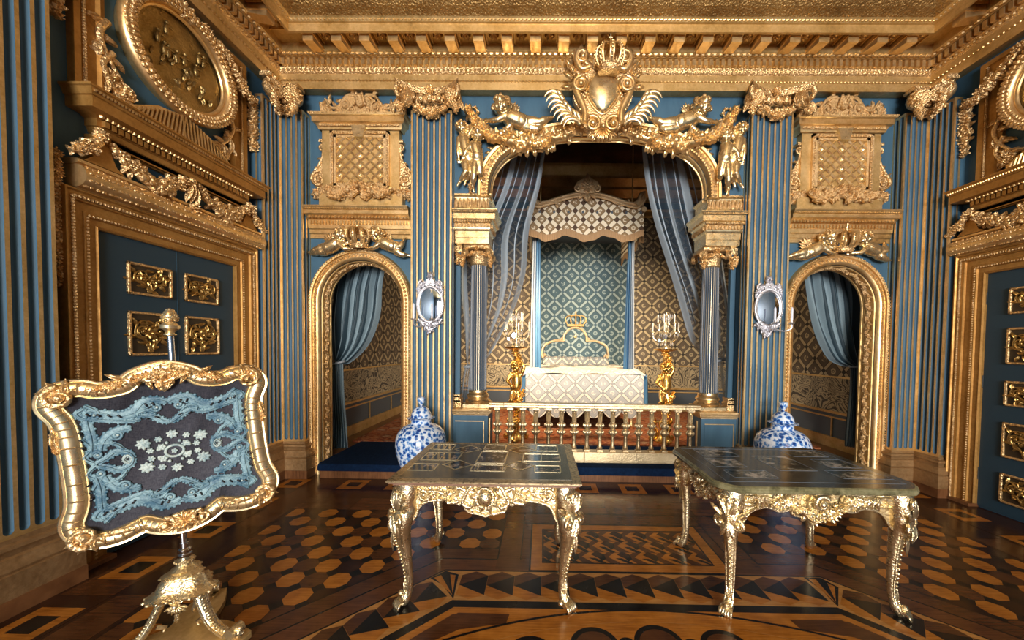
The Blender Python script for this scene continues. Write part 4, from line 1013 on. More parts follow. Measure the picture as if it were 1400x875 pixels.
def medallion(sg, label):
    t = place(empty('oval_medallion', label, 'medallion'), sg)
    f = 1
    mb = MB()
    pa = [((x, 0, z), (nx, 0, nz), (0, -1, 0)) for x, z, nx, nz in ((-.50, 3.34, -1, 0), (-.50, 4.36, -1, 1), (.54, 4.36, 1, 1), (.54, 3.34, 1, 0))]
    mb.sweep([(0, 0), (0, .03), (.04, .05), (.055, .03), (.14, .03), (.15, .045), (.19, .05), (.195, 0)], pa); mb.build('backing_frame', M_OCHRE_SHADE, t, ang=25)
    mb = MB()
    for x in (-.63, .67): mb = MB(); mb.beads((x, -.045, 3.34), (x, -.045, 4.5), 60, .011, 0, 5, 4); mb.build('frame_edging', M_GOLDF, t)
    E = lambda a, b, y, k=64: [(a*math.cos(2*PI*i/k)+.02, y, 4.03+b*math.sin(2*PI*i/k)) for i in range(k)]
    mb = MB(); mb.tube(E(.445, .425, -.10), .05, 12, closed=True); mb.tube(E(.385, .365, -.085), .018, 8, closed=True); 
    vs = [(.02, -.02, 4.03)]+E(.5, .48, -.02)
    mb.add([(x, -.0, z) for x, y, z in E(.44, .42, 0)]+[(x, -.10, z) for x, y, z in E(.46, .44, 0)], [(i, (i+1) % 64, 64+(i+1) % 64, 64+i) for i in range(64)])
    mb.build('oval_frame', M_GOLD, t)
    mb = MB(); r = random.Random(9)
    for i in range(72):
        a = 2*PI*i/72
        for d in (-35, 0, 35):
            th = R(d); rr = .445+.05*math.sin(th); mb.ball((rr*math.cos(a)+.02, -.10-.05*math.cos(th), 4.03+(rr-.02)*math.sin(a)), (.020, .012, .018), 6, 4)
    mb.build('laurel_leaves', M_GOLDC, t)
    # relief plaque : hills, trees and small figures
    def hf(u, v):
        a = 2*PI*u; q = v; x = .385*q*math.cos(a); z = .365*q*math.sin(a)
        y = -.055-.012*math.sin(z*22+math.sin(x*9)*2)*max(0, .3-z)-.006*math.sin(x*40)*math.sin(z*37)
        return (x+.02, y, 4.03+z)
    mb = MB(); mb.grid(hf, 64, 14)
    r = random.Random(4)
    for i in range(9):
        x = r.uniform(-.22, .24); z = r.uniform(-.02, .2)
        mb.ball((x+.02, -.065, 4.03+z), (.02, .018, .045), 8, 6); mb.ball((x+.02, -.072, 4.03+z+.055), .015, 7, 6); mb.tube([(x+.02, -.07, 4.03+z+.03), (x+.07, -.07, 4.03+z+.04)], .008, 5)
    for i in range(26): mb.leaf(r.uniform(-.27, .27)+.02, 4.03+r.uniform(-.24, -.02), r.uniform(40, 140), .07, .03, .02, -.06, .5, 3, 20, 0, 5)
    mb.build('relief_plaque', M_ANT, t, ang=80)
    for s in (-1, 1):
        mb = MB(); s2 = s
        mb.vine([(s*.47, 3.72), (s*.53, 3.60), (s*.47, 3.48), (s*.38, 3.46)], .022, -.03, 0, 4, .11, 3); mb.scroll(s*.44, 3.50, .06, 1.5, 90, -s, .017, -.03); mb.vine([(s*.50, 3.92), (s*.55, 3.80), (s*.50, 3.66), (s*.42, 3.56)], .024, -.03, 0, 5, .12, 5)
        for a in (200, 240, 290, 330): mb.leaf(s*.42, 3.56, a, .13, .06, .04, -.03, .7, 4)
        mb.garland([(s*.36, 3.46), (s*.46, 3.42)], .05, 8, -.03, 0, 1.5); mb.build('scrolled_ornament', M_GOLDC, t, ang=60)
        mb = MB(); mb.garland([(s*.16, 4.47), (s*.34, 4.42), (s*.52, 4.30), (s*.66, 4.20), (s*.78, 4.22)], .055, 61+s, -.09, 0, 1.5, 1.3); mb.garland([(s*.80, 4.27), (s*.81, 4.1), (s*.80, 3.9), (s*.805, 3.70)], .06, 71+s, -.02, 0, 1.6, 1.2)
        mb.flower(s*.79, 4.24, .05, .05, -.03, 5); mb.build('garland', M_GOLDC, t, ang=60)
    mb = MB(); mb.prism([(-.42, 3.33), (.46, 3.33), (.44, 3.40), (.25, 3.52), (.02, 3.57), (-.21, 3.52), (-.40, 3.40)], -.10, -.02)
    for i in range(26):
        x = -.38+.80*i/25; z1 = 3.56-.95*(x-.02)**2; mb.tube([(x, -.105, 3.345), (x+.03*(1 if x < 0 else -1), -.11, z1)], .010, 5)
    mb.build('reeded_pediment', M_GOLD, t, ang=30)
    mb = MB(); mb.scroll(.02, 4.46, .06, 1.4, 90, 1, .02, -.10); mb.flower(.02, 4.46, .08, .06, -.10, 6); mb.leaf(.02, 4.40, 60, .12, .08, .04, -.1, .6); mb.leaf(.02, 4.40, 120, .12, .08, .04, -.1, .6); mb.build('crest', M_GOLDC, t)
M_ANT = gold('antique_relief_gilding', (.34, .235, .09), (.48, .34, .14), .36, .85, .006, .5, 60)
door(1, -1); door(2, 1)
overdoor(-1, 'gilded cornice with swags and laurel roll above the left door'); overdoor(1, 'gilded cornice with swags and laurel roll above the right door, cut by the photo edge')
medallion(-1, 'oval gilded relief medallion with figures on the left wall above the door'); medallion(1, 'oval gilded medallion at the right photo edge, above the right door')

# ================================================================ BED ALCOVE FURNISHINGS
M_BEDC = lattice('pale_lattice_bedcover', (.34, .35, .36), (.42, .43, .43), (.62, .58, .50), (.70, .65, .56), .32, 'xz', (.3, .3, .3), .85, .4)
M_BEDT = lattice('pale_bedcover_top', (.62, .56, .46), (.70, .63, .52), (.74, .68, .58), (.78, .72, .6), .32, 'xy', (.5, .45, .4), .9, .5)
M_PANEL = lattice('blue_lattice_hanging', (.045, .085, .11), (.07, .11, .13), (.20, .27, .28), (.30, .35, .33), .37, 'xz', (.06, .1, .13), .85, .3, .1)
M_PELM = lattice('cream_lattice_pelmet', (.26, .17, .09), (.33, .22, .12), (.78, .68, .52), (.85, .75, .58), .29, 'xz', (.10, .06, .04), .8, .4, .05, .02, 0, .40)
def _silk(nt, b):
    v = coords(nt, (1, 1, .1)); nt.links.new(ramp(nt, noise(nt, v, 12, 3), [(.35, (.045, .13, .26)), (.65, (.10, .24, .40))]), b.inputs['Base Color'])
M_SILKB = mat('blue_silk', (.06, .16, .3), .45, 0, .5, _silk); 
def _silkg(nt, b):
    v = coords(nt, (1, 1, .1)); nt.links.new(ramp(nt, noise(nt, v, 12, 3), [(.35, (.26, .31, .37)), (.65, (.42, .47, .52))]), b.inputs['Base Color'])
M_SILKG = mat('silver_grey_silk', (.4, .44, .5), .45, 0, .5, _silkg)
M_FRINGE = mat('bronze_fringe', (.40, .25, .13), .7, .2)
M_CANOPY = gold('pale_bronze_carving', (.58, .40, .22), (.74, .55, .34), .42, .5, .005, .5, 60)
bed = empty('state_bed', 'large state bed with pale lattice-patterned cover and tall crowned headboard', 'bed', (.09, 1.95, .187))
BX = 1.09; ZB = .98
mb = MB(); mb.box(-BX+.06, BX-.06, .08, 1.85, .28, .90, b=.05); mb.build('mattress', M_SILKB, bed)
for x in (-.86, .86):
    for y in (.16, 1.7): mb = MB(); mb.lathe([(.03, 0), (.045, .02), (.05, .06), (.03, .10), (.035, .2), (.05, .29)], 14); mb.build('leg', M_GOLD, bed, (x, y, 0))
def cov(u, v):
    x = (u*2-1)*BX; y = 1.9*v; ed = min((1-abs(u*2-1))*8, 1); z = ZB-.05*(1-ed)+.05*math.sin(PI*min(1, v*1.2+.1))+.012*math.sin(x*9+y*7)+.01*math.sin(x*23)*math.sin(y*17)+.06*v
    if v < .03: z -= .03
    return (x, y, z)
mb = MB(); mb.grid(cov, 50, 40); mb.build('cover_top', M_BEDT, bed, ang=180)
def fr(u, v):
    x = (u*2-1)*(BX-.07); z = ZB-.02-v*.60; return (x, -.005-.018*v*abs(math.sin(x*7))-.02*v, z+(.035*abs(math.cos(x*6)) if v > .97 else 0))
mb = MB(); mb.grid(fr, 60, 14); mb.box(-BX+.07, BX-.07, 0, .03, .45, ZB-.03); mb.build('front_valance', M_BEDC, bed, ang=180)
for s in (-1, 1):
    mb = MB(); mb.grid(lambda u, v: (s*(BX-.07+.09*u+.02*v), -.01+.015*math.sin(u*9)+.10*u, ZB-.03-.52*v), 8, 8)
    mb.grid(lambda u, v: (s*(BX+.02+.02*math.sin(u*30)+.03*v), .09+1.8*u, ZB-.03-.52*v), 50, 6)
    mb.build('side_valance', M_SILKB, bed, ang=180)
for i in range(6):
    x = -.80+.32*i; mb = MB(); mb.grid(lambda u, v: (x+(u-.5)*.31, -.04-.01*math.sin(u*PI), .40-(v)*(.06+.13*math.sin(PI*u)**.7)), 14, 5); mb.tube([(x+(q/14-.5)*.31, -.045, .40-(.06+.13*math.sin(PI*q/14)**.7)) for q in range(15)], .008, 5); mb.build('scalloped_valance', M_BEDC, bed, ang=180)
mb = MB(); K = 24
pts = [(-.72+1.44*i/K, 1.72, 1.10) for i in range(K+1)]; mb.tube(pts, [.06]+[.125+.006*math.sin(i*2) for i in range(K-1)]+[.06], 20); mb.build('bolster', lattice('bolster_lattice', (.20, .22, .23), (.26, .27, .27), (.50, .46, .38), (.58, .53, .44), .30, 'xz', (.2, .2, .2), .85, .4), bed)
hb = MB(); out = [(-.62, .95), (-.64, 1.22), (-.58, 1.40), (-.42, 1.48), (-.26, 1.50), (-.20, 1.60), (-.12, 1.72), (0, 1.76), (.12, 1.72), (.20, 1.60), (.26, 1.50), (.42, 1.48), (.58, 1.40), (.64, 1.22), (.62, .95)]
out = [(x*1.16, .95+(z-.95)*1.12) for x, z in out]; o2 = smooth2(out, 4); hb.prism(o2, 1.84, 1.88); H = hb.build('headboard', M_PANEL, bed)
mb = MB()
HS = lambda x, z: (x*1.16, .95+(z-.95)*1.12)
g = [(HS(x, z)[0], 1.83, HS(x, z)[1]) for x, z in smooth2([(-.64, 1.20), (-.60, 1.40), (-.42, 1.50), (-.27, 1.51), (-.22, 1.50)], 6)]
for s in (-1, 1):
    mb.tube([(s*-x, y, z) for x, y, z in g], .026, 8); mb.tube([(s*HS(x, z)[0], 1.83, HS(x, z)[1]) for x, z in smooth2([(.22, 1.50), (.21, 1.62), (.12, 1.74), (0, 1.775)], 6)], .024, 8)
    M_ = T(0, 1.83, 0); q = MB(M_); q.scroll(s*.70, 1.22, .05, 1.5, 90, s, .016); q.scroll(s*.28, 1.61, .04, 1.2, 250, s, .014); mb.add(q.v, q.f)
mb.build('headboard_moulding', M_CANOPY, H)
mb = MB(); q = MB(T(0, 1.80, -.33, 0, 0, 0, (1.25, 1, 1.25)))
q.tube([(-.15, 0, 1.80), (.15, 0, 1.80)], .022, 8); q.beads((-.15, -.02, 1.805), (.15, -.02, 1.805), 9, .016)
for x in (-.16, -.08, 0, .08, .16): q.tube(smooth2([(x*.9, 0, 1.82), (x*1.15, -.02, 1.90), (x*.85, -.01, 1.965), (0, 0, 1.975)], 4), .010, 6); q.ball((x*1.1, -.02, 1.87), .018, 6, 5)
q.ball((0, 0, 1.99), .022); q.tube([(0, 0, 1.99), (0, 0, 2.05)], .007, 5); q.tube([(-.018, 0, 2.03), (.018, 0, 2.03)], .006, 5)
mb.add(q.v, q.f); mb.build('crown', M_GOLDM, H)
mb = MB(); q = MB(T(0, 1.83, .06)); q.leaf(0, 1.58, 90, .10, .035, .02); q.leaf(0, 1.58, 40, .07, .03, .02, 0, .5, 3, 40); q.leaf(0, 1.58, 140, .07, .03, .02, 0, .5, 3, -40); mb.add(q.v, q.f); mb.build('lily_emblem', M_GOLDB, H)

# canopy hung from the ceiling, with its back hanging and side curtains
can = empty('bed_canopy', 'gilded bed canopy with cream lattice pelmet and bronze fringe hanging above the bed', 'canopy', (.09, 2.05, .09))
CXW = 1.0
def ztop(x): a = abs(x)/CXW; return 3.98+.20*max(0, math.cos(PI*min(1, a*1.15)/2))**1.4+(.14*max(0, (a-.86)/.14)**1.5)
def zfr(x): return 3.52-.05*math.cos(x*PI/.34*1.0)+.0
mb = MB(); N_ = 60
mb.grid(lambda u, v: ((u*2-1)*CXW, .02-.012*math.sin(u*50), zfr((u*2-1)*CXW)+(ztop((u*2-1)*CXW)-.05-zfr((u*2-1)*CXW))*v), N_, 8)
for s in (-1, 1): mb.grid(lambda u, v: (s*CXW, .02+1.83*u, 3.52+.36*v+(-.04*math.cos(u*20) if v == 0 else 0)), 30, 4)
mb.build('pelmet', M_PELM, can, ang=180)
mb = MB(); mb.grid(lambda u, v: ((u*2-1)*CXW*1.0, .005+.006*math.sin(u*420), zfr((u*2-1)*CXW)-.11+.12*v-.01*math.sin(u*PI*18)*(1-v)), 240, 3)
for s in (-1, 1): mb.grid(lambda u, v: (s*CXW*1.005+.004*math.sin(u*400), .02+1.83*u, 3.40+.12*v-.04*math.cos(u*20)), 160, 2)
mb.build('fringe', M_FRINGE, can, ang=180)
mb = MB(); xs = [(i/40*2-1)*CXW for i in range(41)]
mb.tube([(x, -.02, ztop(x)-.0) for x in xs], .045, 8, flat=.8); mb.tube([(x, -.045, ztop(x)-.055) for x in xs], .018, 6)
for s in (-1, 1): 
    mb.tube([(s*CXW, .0+1.85*k/10, 3.93) for k in range(11)], .045, 8)
    mb.tube(smooth2([(s*.84, -.03, 3.98), (s*.90, -.04, 4.05), (s*.93, -.05, 4.16), (s*.98, -.06, 4.20)], 4), [.07, .065, .06, .055, .05, .05, .045, .04, .04, .03, .02, .02, .015], 8)
    q = MB(T(0, -.04, 0)); q.leaf(s*.90, 3.98, 80 if s > 0 else 100, .26, .13, .06, 0, .8, 5, -30*s); q.vine([(s*.80, 4.0), (s*.62, 4.02), (s*.52, 3.99), (s*.5, 4.04)], .022, 0, 0, 4, .09, 3); mb.add(q.v, q.f)
mb.build('cornice', M_CANOPY, can, ang=50)
mb = MB(); q = MB(T(0, -.05, .12)); q.prism(smooth2([(-.12, 4.04), (-.20, 4.14), (-.17, 4.24), (-.08, 4.28), (0, 4.36), (.08, 4.28), (.17, 4.24), (.20, 4.14), (.12, 4.04)], 3), -.03, .03)
q.flower(0, 4.16, .12, .04, -.03, 9); q.scroll(-.16, 4.11, .055, 1.5, 90, 1, .018, -.03); q.scroll(.16, 4.11, .055, 1.5, 90, -1, .018, -.03); q.leaf(0, 4.22, 90, .15, .09, .05, -.03, .6); q.leaf(0, 4.04, -90, .14, .14, .05, -.02, .6, 4); q.leaf(-.06, 4.02, 220, .12, .06, .04, -.02); q.leaf(.06, 4.02, -40, .12, .06, .04, -.02)
mb.add(q.v, q.f); mb.build('shell_crest', M_CANOPY, can, ang=50)
mb = MB(); mb.box(-CXW+.02, CXW-.02, .03, 1.85, 3.86, 3.90); mb.build('tester_roof', M_DADO, can)
for s in (-1, 1): mb = MB(); mb.tube([(s*.80, .05, 3.95), (s*.80, .05, 5.58)], .011, 6); mb.build('cord', M_GOLDM, can)
mb = MB(); mb.grid(lambda u, v: (-1.0+2.15*u, 1.80+.008*math.sin(u*60), .95+2.92*v), 60, 4); mb.build('back_hanging', M_PANEL, can, ang=180)
def bcurt(s, m1, m2, nm):
    for k, (m_, f0, f1) in enumerate(((m1, 0, .5), (m2, .5, 1))):
        mb = MB()
        def f(u, v):
            q = f0+(f1-f0)*u; z = 3.80-v*(3.80-.95 if s > 0 else 3.80-.65); wd = .13+.10*v
            x = s*(.93+.05*v-wd*(1-q)*1.0)+.0; y = .25+.04*math.sin(q*26+v*1.5)+.02*math.sin(q*51)+.12*q; return (x+.012*math.sin(q*26), y, z)
        mb.grid(f, 30, 24); mb.build('curtain', m_, can, ang=180)
bcurt(-1, M_SILKB, M_SILKG, 'l'); bcurt(1, M_SILKB, M_SILKG, 'r')

# ================================================================ DRAPES
def drapemat(name, base, lite, n, alpha, seed=0):
    def f(nt, b):
        uv = N(nt, 'ShaderNodeUVMap'); sp = nt.nodes.new('ShaderNodeSeparateXYZ'); nt.links.new(uv.outputs[0], sp.inputs[0])
        fr = math_(nt, 'FRACT', math_(nt, 'MULTIPLY', sp.outputs[0], n))
        broad = math_(nt, 'LESS_THAN', math_(nt, 'ABSOLUTE', math_(nt, 'SUBTRACT', fr, .32)), .17)
        fine = math_(nt, 'LESS_THAN', math_(nt, 'ABSOLUTE', math_(nt, 'SUBTRACT', fr, .78)), .022)
        tw = math_(nt, 'GREATER_THAN', math_(nt, 'FRACT', math_(nt, 'MULTIPLY', math_(nt, 'ADD', math_(nt, 'MULTIPLY', sp.outputs[0], 3*n), sp.outputs[1]), 45)), .5)
        k = math_(nt, 'MAXIMUM', math_(nt, 'MULTIPLY', broad, math_(nt, 'ADD', math_(nt, 'MULTIPLY', tw, .3), .55)), math_(nt, 'MULTIPLY', fine, 1.0))
        nt.links.new(ramp(nt, k, [(0, base), (1, lite)]), b.inputs['Base Color'])
        if alpha < 1:
            a = math_(nt, 'ADD', math_(nt, 'MULTIPLY', k, .95-alpha), alpha); nt.links.new(a, b.inputs['Alpha'])
    return mat(name, base, .55, 0, .3, f)
M_SHEER = drapemat('sheer_striped_gauze', (.075, .125, .18), (.42, .50, .58), 3.4, .36)
M_SILKS = drapemat('striped_blue_silk', (.030, .055, .075), (.28, .39, .46), 5.5, 1)
def uvgrid(name, fn, nu, nv, m_, parent=None):
    me = bpy.data.meshes.new(name); vs = [fn(i/nu, j/nv) for j in range(nv+1) for i in range(nu+1)]
    fs = [(j*(nu+1)+i, j*(nu+1)+i+1, (j+1)*(nu+1)+i+1, (j+1)*(nu+1)+i) for j in range(nv) for i in range(nu)]
    me.from_pydata(vs, [], fs); uv = me.uv_layers.new(name='UVMap')
    for l in me.loops: q = l.vertex_index; uv.data[l.index].uv = ((q % (nu+1))/nu, (q//(nu+1))/nv)
    me.polygons.foreach_set('use_smooth', [True]*len(fs)); me.materials.append(m_)
    o = bpy.data.objects.new(name, me); COL.objects.link(o)
    if parent: o.parent = parent
    return o
def curve_at(pts, t):
    P = smooth2(pts, 8); x = t*(len(P)-1); i = min(int(x), len(P)-2); f = x-i
    return tuple(P[i][c]+(P[i+1][c]-P[i][c])*f for c in range(len(P[0])))
def drape(label, m_, inner, outer, tail, Y, folds, amp, cat='curtain', nu=120, nv=46, sag=.0):
    t = empty('draped_curtain', label, cat, (0, 0, 0))
    I = [tuple(at(x, y, Y)) for x, y in inner]; O = [tuple(at(x, y, Y)) for x, y in outer]
    def f(u, v):
        a = Vector(curve_at(O, v)); b = Vector(curve_at(I, v)); p = a.lerp(b, u); wd = (b-a).length
        am = amp*min(1, wd/.45+.12)
        p.y += am*math.sin(u*folds*2*PI+v*2)+am*.5*math.sin(u*folds*4.7+v*5)+.05*math.sin(PI*v)
        k = math.sin(v*PI*3.2+u*3)*sag; p.x += k
        return tuple(p)
    uvgrid('drapery', f, nu, nv, m_, t)
    T0 = [tuple(at(x, y, Y)) for x, y in tail[0]]; T1 = [tuple(at(x, y, Y)) for x, y in tail[1]]
    def g(u, v):
        a = Vector(curve_at(T0, v)); b = Vector(curve_at(T1, v)); p = a.lerp(b, u); p.y += amp*.7*math.sin(u*5*2*PI+v*3)*(.4+.6*v); p.z += .012*math.sin(u*31)*(1 if v > .98 else 0); return tuple(p)
    uvgrid('hanging_tail', g, 60, 24, m_, t)
    c = (Vector(T0[0])+Vector(T1[0]))/2; r = (Vector(T0[0])-Vector(T1[0])).length/2+.012
    mb = MB(); mb.tube([(c.x+r*math.cos(2*PI*i/20), c.y+.05*math.sin(2*PI*i/20), c.z+.02*math.sin(2*PI*i/20+1)) for i in range(20)], .014, 7, closed=True)
    mb.build('tieback', M_SILKG, t)
    return t
drape('sheer striped drape gathered to the left at the great arch', M_SHEER, [(746, 205), (741, 255), (722, 318), (714, 375), (700, 428), (676, 478), (655, 500)], [(672, 215), (655, 268), (632, 330), (628, 380), (628, 430), (632, 475), (640, 500)], ([(636, 500), (631, 520), (628, 545), (627, 575)], [(657, 500), (660, 520), (661, 545), (662, 575)]), .62, 5, .035, sag=.032)
drape('sheer striped drape gathered to the right at the great arch', M_SHEER, [(877, 200), (889, 260), (905, 330), (925, 400), (945, 455), (960, 478), (972, 492)], [(950, 205), (968, 255), (992, 330), (1000, 380), (1000, 430), (996, 470), (990, 492)], ([(972, 492), (970, 515), (970, 545), (969, 575)], [(992, 492), (996, 515), (1000, 545), (1003, 575)]), .62, 5, .035, sag=.032)
drape('striped blue silk curtain tied back in the left side arch', M_SILKS, [(531, 348), (522, 390), (516, 430), (500, 470), (478, 495), (466, 498)], [(470, 345), (455, 385), (449, 430), (449, 465), (452, 485), (456, 492)], ([(455, 494), (453, 540), (455, 585), (452, 614)], [(469, 497), (470, 540), (473, 585), (475, 612)]), .60, 5, .035, sag=.008)
drape('striped blue silk curtain tied back in the right side arch', M_SILKS, [(1096, 352), (1107, 410), (1119, 455), (1137, 488), (1155, 500), (1166, 502)], [(1168, 350), (1185, 400), (1188, 440), (1184, 475), (1180, 490), (1177, 498)], ([(1163, 500), (1162, 540), (1158, 580), (1155, 610)], [(1177, 499), (1178, 540), (1175, 580), (1172, 612)]), .60, 5, .035, sag=.008)

# ================================================================ PUTTI AND CROWN ORNAMENT
def putto(name, label, J, hr, cat='cherub', group=None, wings=(), face=(0, -1, 0), curls=True, mt=None, bf=.74):
    mt = mt or M_GOLDB
    base = Vector(J['hips']); t = empty(name, label, cat, base, 0, group)
    V_ = {k: Vector(v)-base for k, v in J.items() if isinstance(v, (tuple, Vector))}
    mb = MB(); F = Vector(face).normalized()
    h = V_['head']; mb.ball(h, (hr*.92, hr*.95, hr*1.08), 18, 14)
    side = F.cross(Vector((0, 0, 1))).normalized()
    up = Vector(J.get('up', (0, 0, 1)))
    side = F.cross(up).normalized()
    for s in (-1, 1):
        mb.ball(h+F*hr*.62+side*s*hr*.40-up*hr*.32, hr*.40, 10, 8)         # cheeks
        mb.ball(h+side*s*hr*.93-up*hr*.1, (hr*.16, hr*.2, hr*.26), 8, 6)      # ears
    mb.ball(h+F*hr*.98-up*hr*.18, hr*.19, 8, 6); mb.ball(h+F*hr*.70-up*hr*.78, hr*.26, 8, 6); mb.ball(h+F*hr*.72+up*hr*.35, hr*.42, 10, 8)
    mb.ball(h+F*hr*.93-up*hr*.48, (hr*.2, hr*.1, hr*.07), 8, 6)
    HR = hr; hr = hr*bf
    mb.tube([h-(h-V_['chest']).normalized()*HR*.6, V_['neck'], V_['chest']], [hr*.55, hr*.6, hr*.85], 10)
    tor = smooth2([tuple(V_['neck']), tuple(V_['chest']), tuple(V_['belly']), tuple(V_['hips'])], 4); n = len(tor)
    mb.tube(tor, [hr*(.55+.45*math.sin(PI*.5*min(1, i/(n*.35)))+.12*math.sin(PI*i/n))*(1 if i < n-2 else (.86 if i == n-2 else .6)) for i in range(n)], 14)
    _td = (V_['hips']-V_['belly']).normalized()
    for s in (-1, 1): mb.ball(V_['hips']+_td.cross(F)*s*hr*.34, hr*.82, 12, 10)
    mb.ball(V_['belly'].lerp(V_['hips'], .3)+F*hr*.15, hr*1.0, 12, 10); mb.ball(V_['hips'], hr*.8, 12, 10); mb.ball(V_['chest'], hr*1.0, 12, 10)
    for k in ('L', 'R'):
        if 'sh'+k in V_:
            P = [V_['sh'+k], V_['el'+k], V_['ha'+k]]; mb.ball(P[0], hr*.56, 10, 8)
            mb.tube([P[0], P[0].lerp(P[1], .5), P[1], P[1].lerp(P[2], .35), P[2]], [hr*.50, hr*.48, hr*.36, hr*.38, hr*.23], 10)
            d = (P[2]-P[1]).normalized(); sd = d.cross(F); sd = sd.normalized() if sd.length > .1 else up
            mb.ball(P[2]+d*hr*.15, hr*.27, 8, 6)
            for q in range(4): 
                a = P[2]+d*hr*.3+sd*hr*(.22-.15*q); mb.tube([a, a+d*hr*(.38 if q in (1, 2) else .3), a+d*hr*.5-F*hr*.05], [hr*.10, hr*.09, hr*.07], 6)
            mb.tube([P[2]+sd*hr*.2, P[2]+sd*hr*.45+d*hr*.25], [hr*.11, hr*.08], 6)
        if 'kn'+k in V_:
            P = [V_['hp'+k] if 'hp'+k in V_ else V_['hips'], V_['kn'+k], V_['an'+k]]
            mb.tube([P[0], P[0].lerp(P[1], .45), P[1], P[1].lerp(P[2], .35), P[2]], [hr*.80, hr*.74, hr*.50, hr*.54, hr*.30], 12)
            d = Vector(J['to'+k])-Vector(J['an'+k]); a = V_['an'+k]; mb.ball(a-d*.15, hr*.3, 8, 6); mb.tube([a, a+d*.6, a+d], [hr*.28, hr*.26, hr*.16], 8)
            for q in range(3): sd = d.normalized().cross(up); mb.ball(a+d*1.05+sd*hr*.13*(q-1), hr*.1, 6, 5)
    hr = HR; b = mb.build('body', mt, t, ang=180); voxel(b, hr*.075, 3)
    if curls:
        mb = MB(); r = random.Random(len(label))
        for i in range(46):
            a = r.uniform(0, 2*PI); el = r.uniform(-.35, 1); d = up*el+(side*math.cos(a)+F*math.sin(a))*math.sqrt(max(0, 1-el*el))
            if d.dot(F) > .55 and el < .62: continue
            mb.ball(h+d*hr*1.02, hr*r.uniform(.17, .27), 6, 5)
        mb.build('curly_hair', M_GOLDC if mt is M_GOLDB else mt, t, ang=180)
    for W, tip in wings:
        W = Vector(W)-base; tip = Vector(tip)-base; mb = MB(); d = tip-W; L = d.length; a0 = math.degrees(math.atan2(d.z, d.x))
        for q in range(6): mb.leaf(W.x, W.z, a0-34+q*13, L*(1-.09*abs(q-3)), L*.34, L*.10, W.y+.004*q, .3, 3, (q-3)*6, 0, 8)
        for q in range(4): mb.leaf(W.x, W.z, a0-22+q*13, L*.55, L*.26, L*.14, W.y-.012, .3, 2, 0, 0, 6)
        mb.build('wing', M_GOLDC, t, ang=60)
    return t
def A(x, y, o): return tuple(at(x, y, YW-o))
J = dict(head=A(686, 145, .13), neck=A(691, 153, .10), chest=A(697, 161, .09), belly=A(709, 166, .085), hips=A(721, 171, .085), shL=A(691, 159, .13), elL=A(680, 164, .15), haL=A(666, 165.5, .11), shR=A(702, 158, .07), elR=A(700, 170, .10), haR=A(692, 176, .11),
         hpL=A(723, 168, .10), knL=A(738, 167, .12), anL=A(751, 162, .10), toL=A(757.5, 160, .10), hpR=A(721, 175, .08), knR=A(735, 177, .11), anR=A(741, 171, .07), toR=A(746, 169.5, .07), up=(-.1, 0, 1))
pu = putto('reclining_cherub', 'gilded winged cherub lying along the great arch left of the crest', J, .105, 'cherub', None, [(A(700, 155, .05), A(706, 140, .03))], face=(-.15, -1, -.15), bf=.84)
dup(pu, 'gilded winged cherub lying along the great arch right of the crest', (-pu.location.x, pu.location.y, pu.location.z), 0, True)
def pair(o_, s):
    J = dict(head=A(631.5, 174.5, .12), neck=A(632, 183, .10), chest=A(634, 192, .09), belly=A(637, 206, .09), hips=A(639, 218, .09), shL=A(628, 190, .11), elL=A(626, 204, .13), haL=A(627, 217, .12), shR=A(640, 187, .09), elR=A(645, 178, .10), haR=A(646, 168, .09),
             hpL=A(636, 221, .10), knL=A(637, 235, .14), anL=A(629, 248, .09), toL=A(625, 254, .11), hpR=A(641, 221, .08), knR=A(643, 236, .10), anR=A(637, 247, .07), toR=A(635, 253, .08), up=(.05, 0, 1))
    return J
J1 = pair(0, 1)
J2 = dict(head=A(653.5, 184.5, .14), neck=A(651, 193, .12), chest=A(650, 200, .12), belly=A(652, 211, .12), hips=A(652, 222, .12), shL=A(645, 198, .14), elL=A(638, 205, .17), haL=A(635, 212, .17), shR=A(655, 198, .12), elR=A(651, 186, .08), haR=A(648, 172, .08),
          hpL=A(649, 224, .13), knL=A(648, 240, .16), anL=A(646, 254, .12), toL=A(648, 263, .13), hpR=A(655, 223, .12), knR=A(657, 238, .12), anR=A(657, 245, .07), toR=A(660, 249, .07), up=(-.05, 0, 1))
for J, la in ((J1, 'outer of two gilded cherubs with garland'), (J2, 'inner of two gilded cherubs with garland')):
    p_ = putto('standing_cherub', la+' above the left column', J, .070, 'cherub', None, face=(.1, -1, -.1), bf=.95)
    dup(p_, la+' above the right column', (-p_.location.x, p_.location.y, p_.location.z), 0, True)
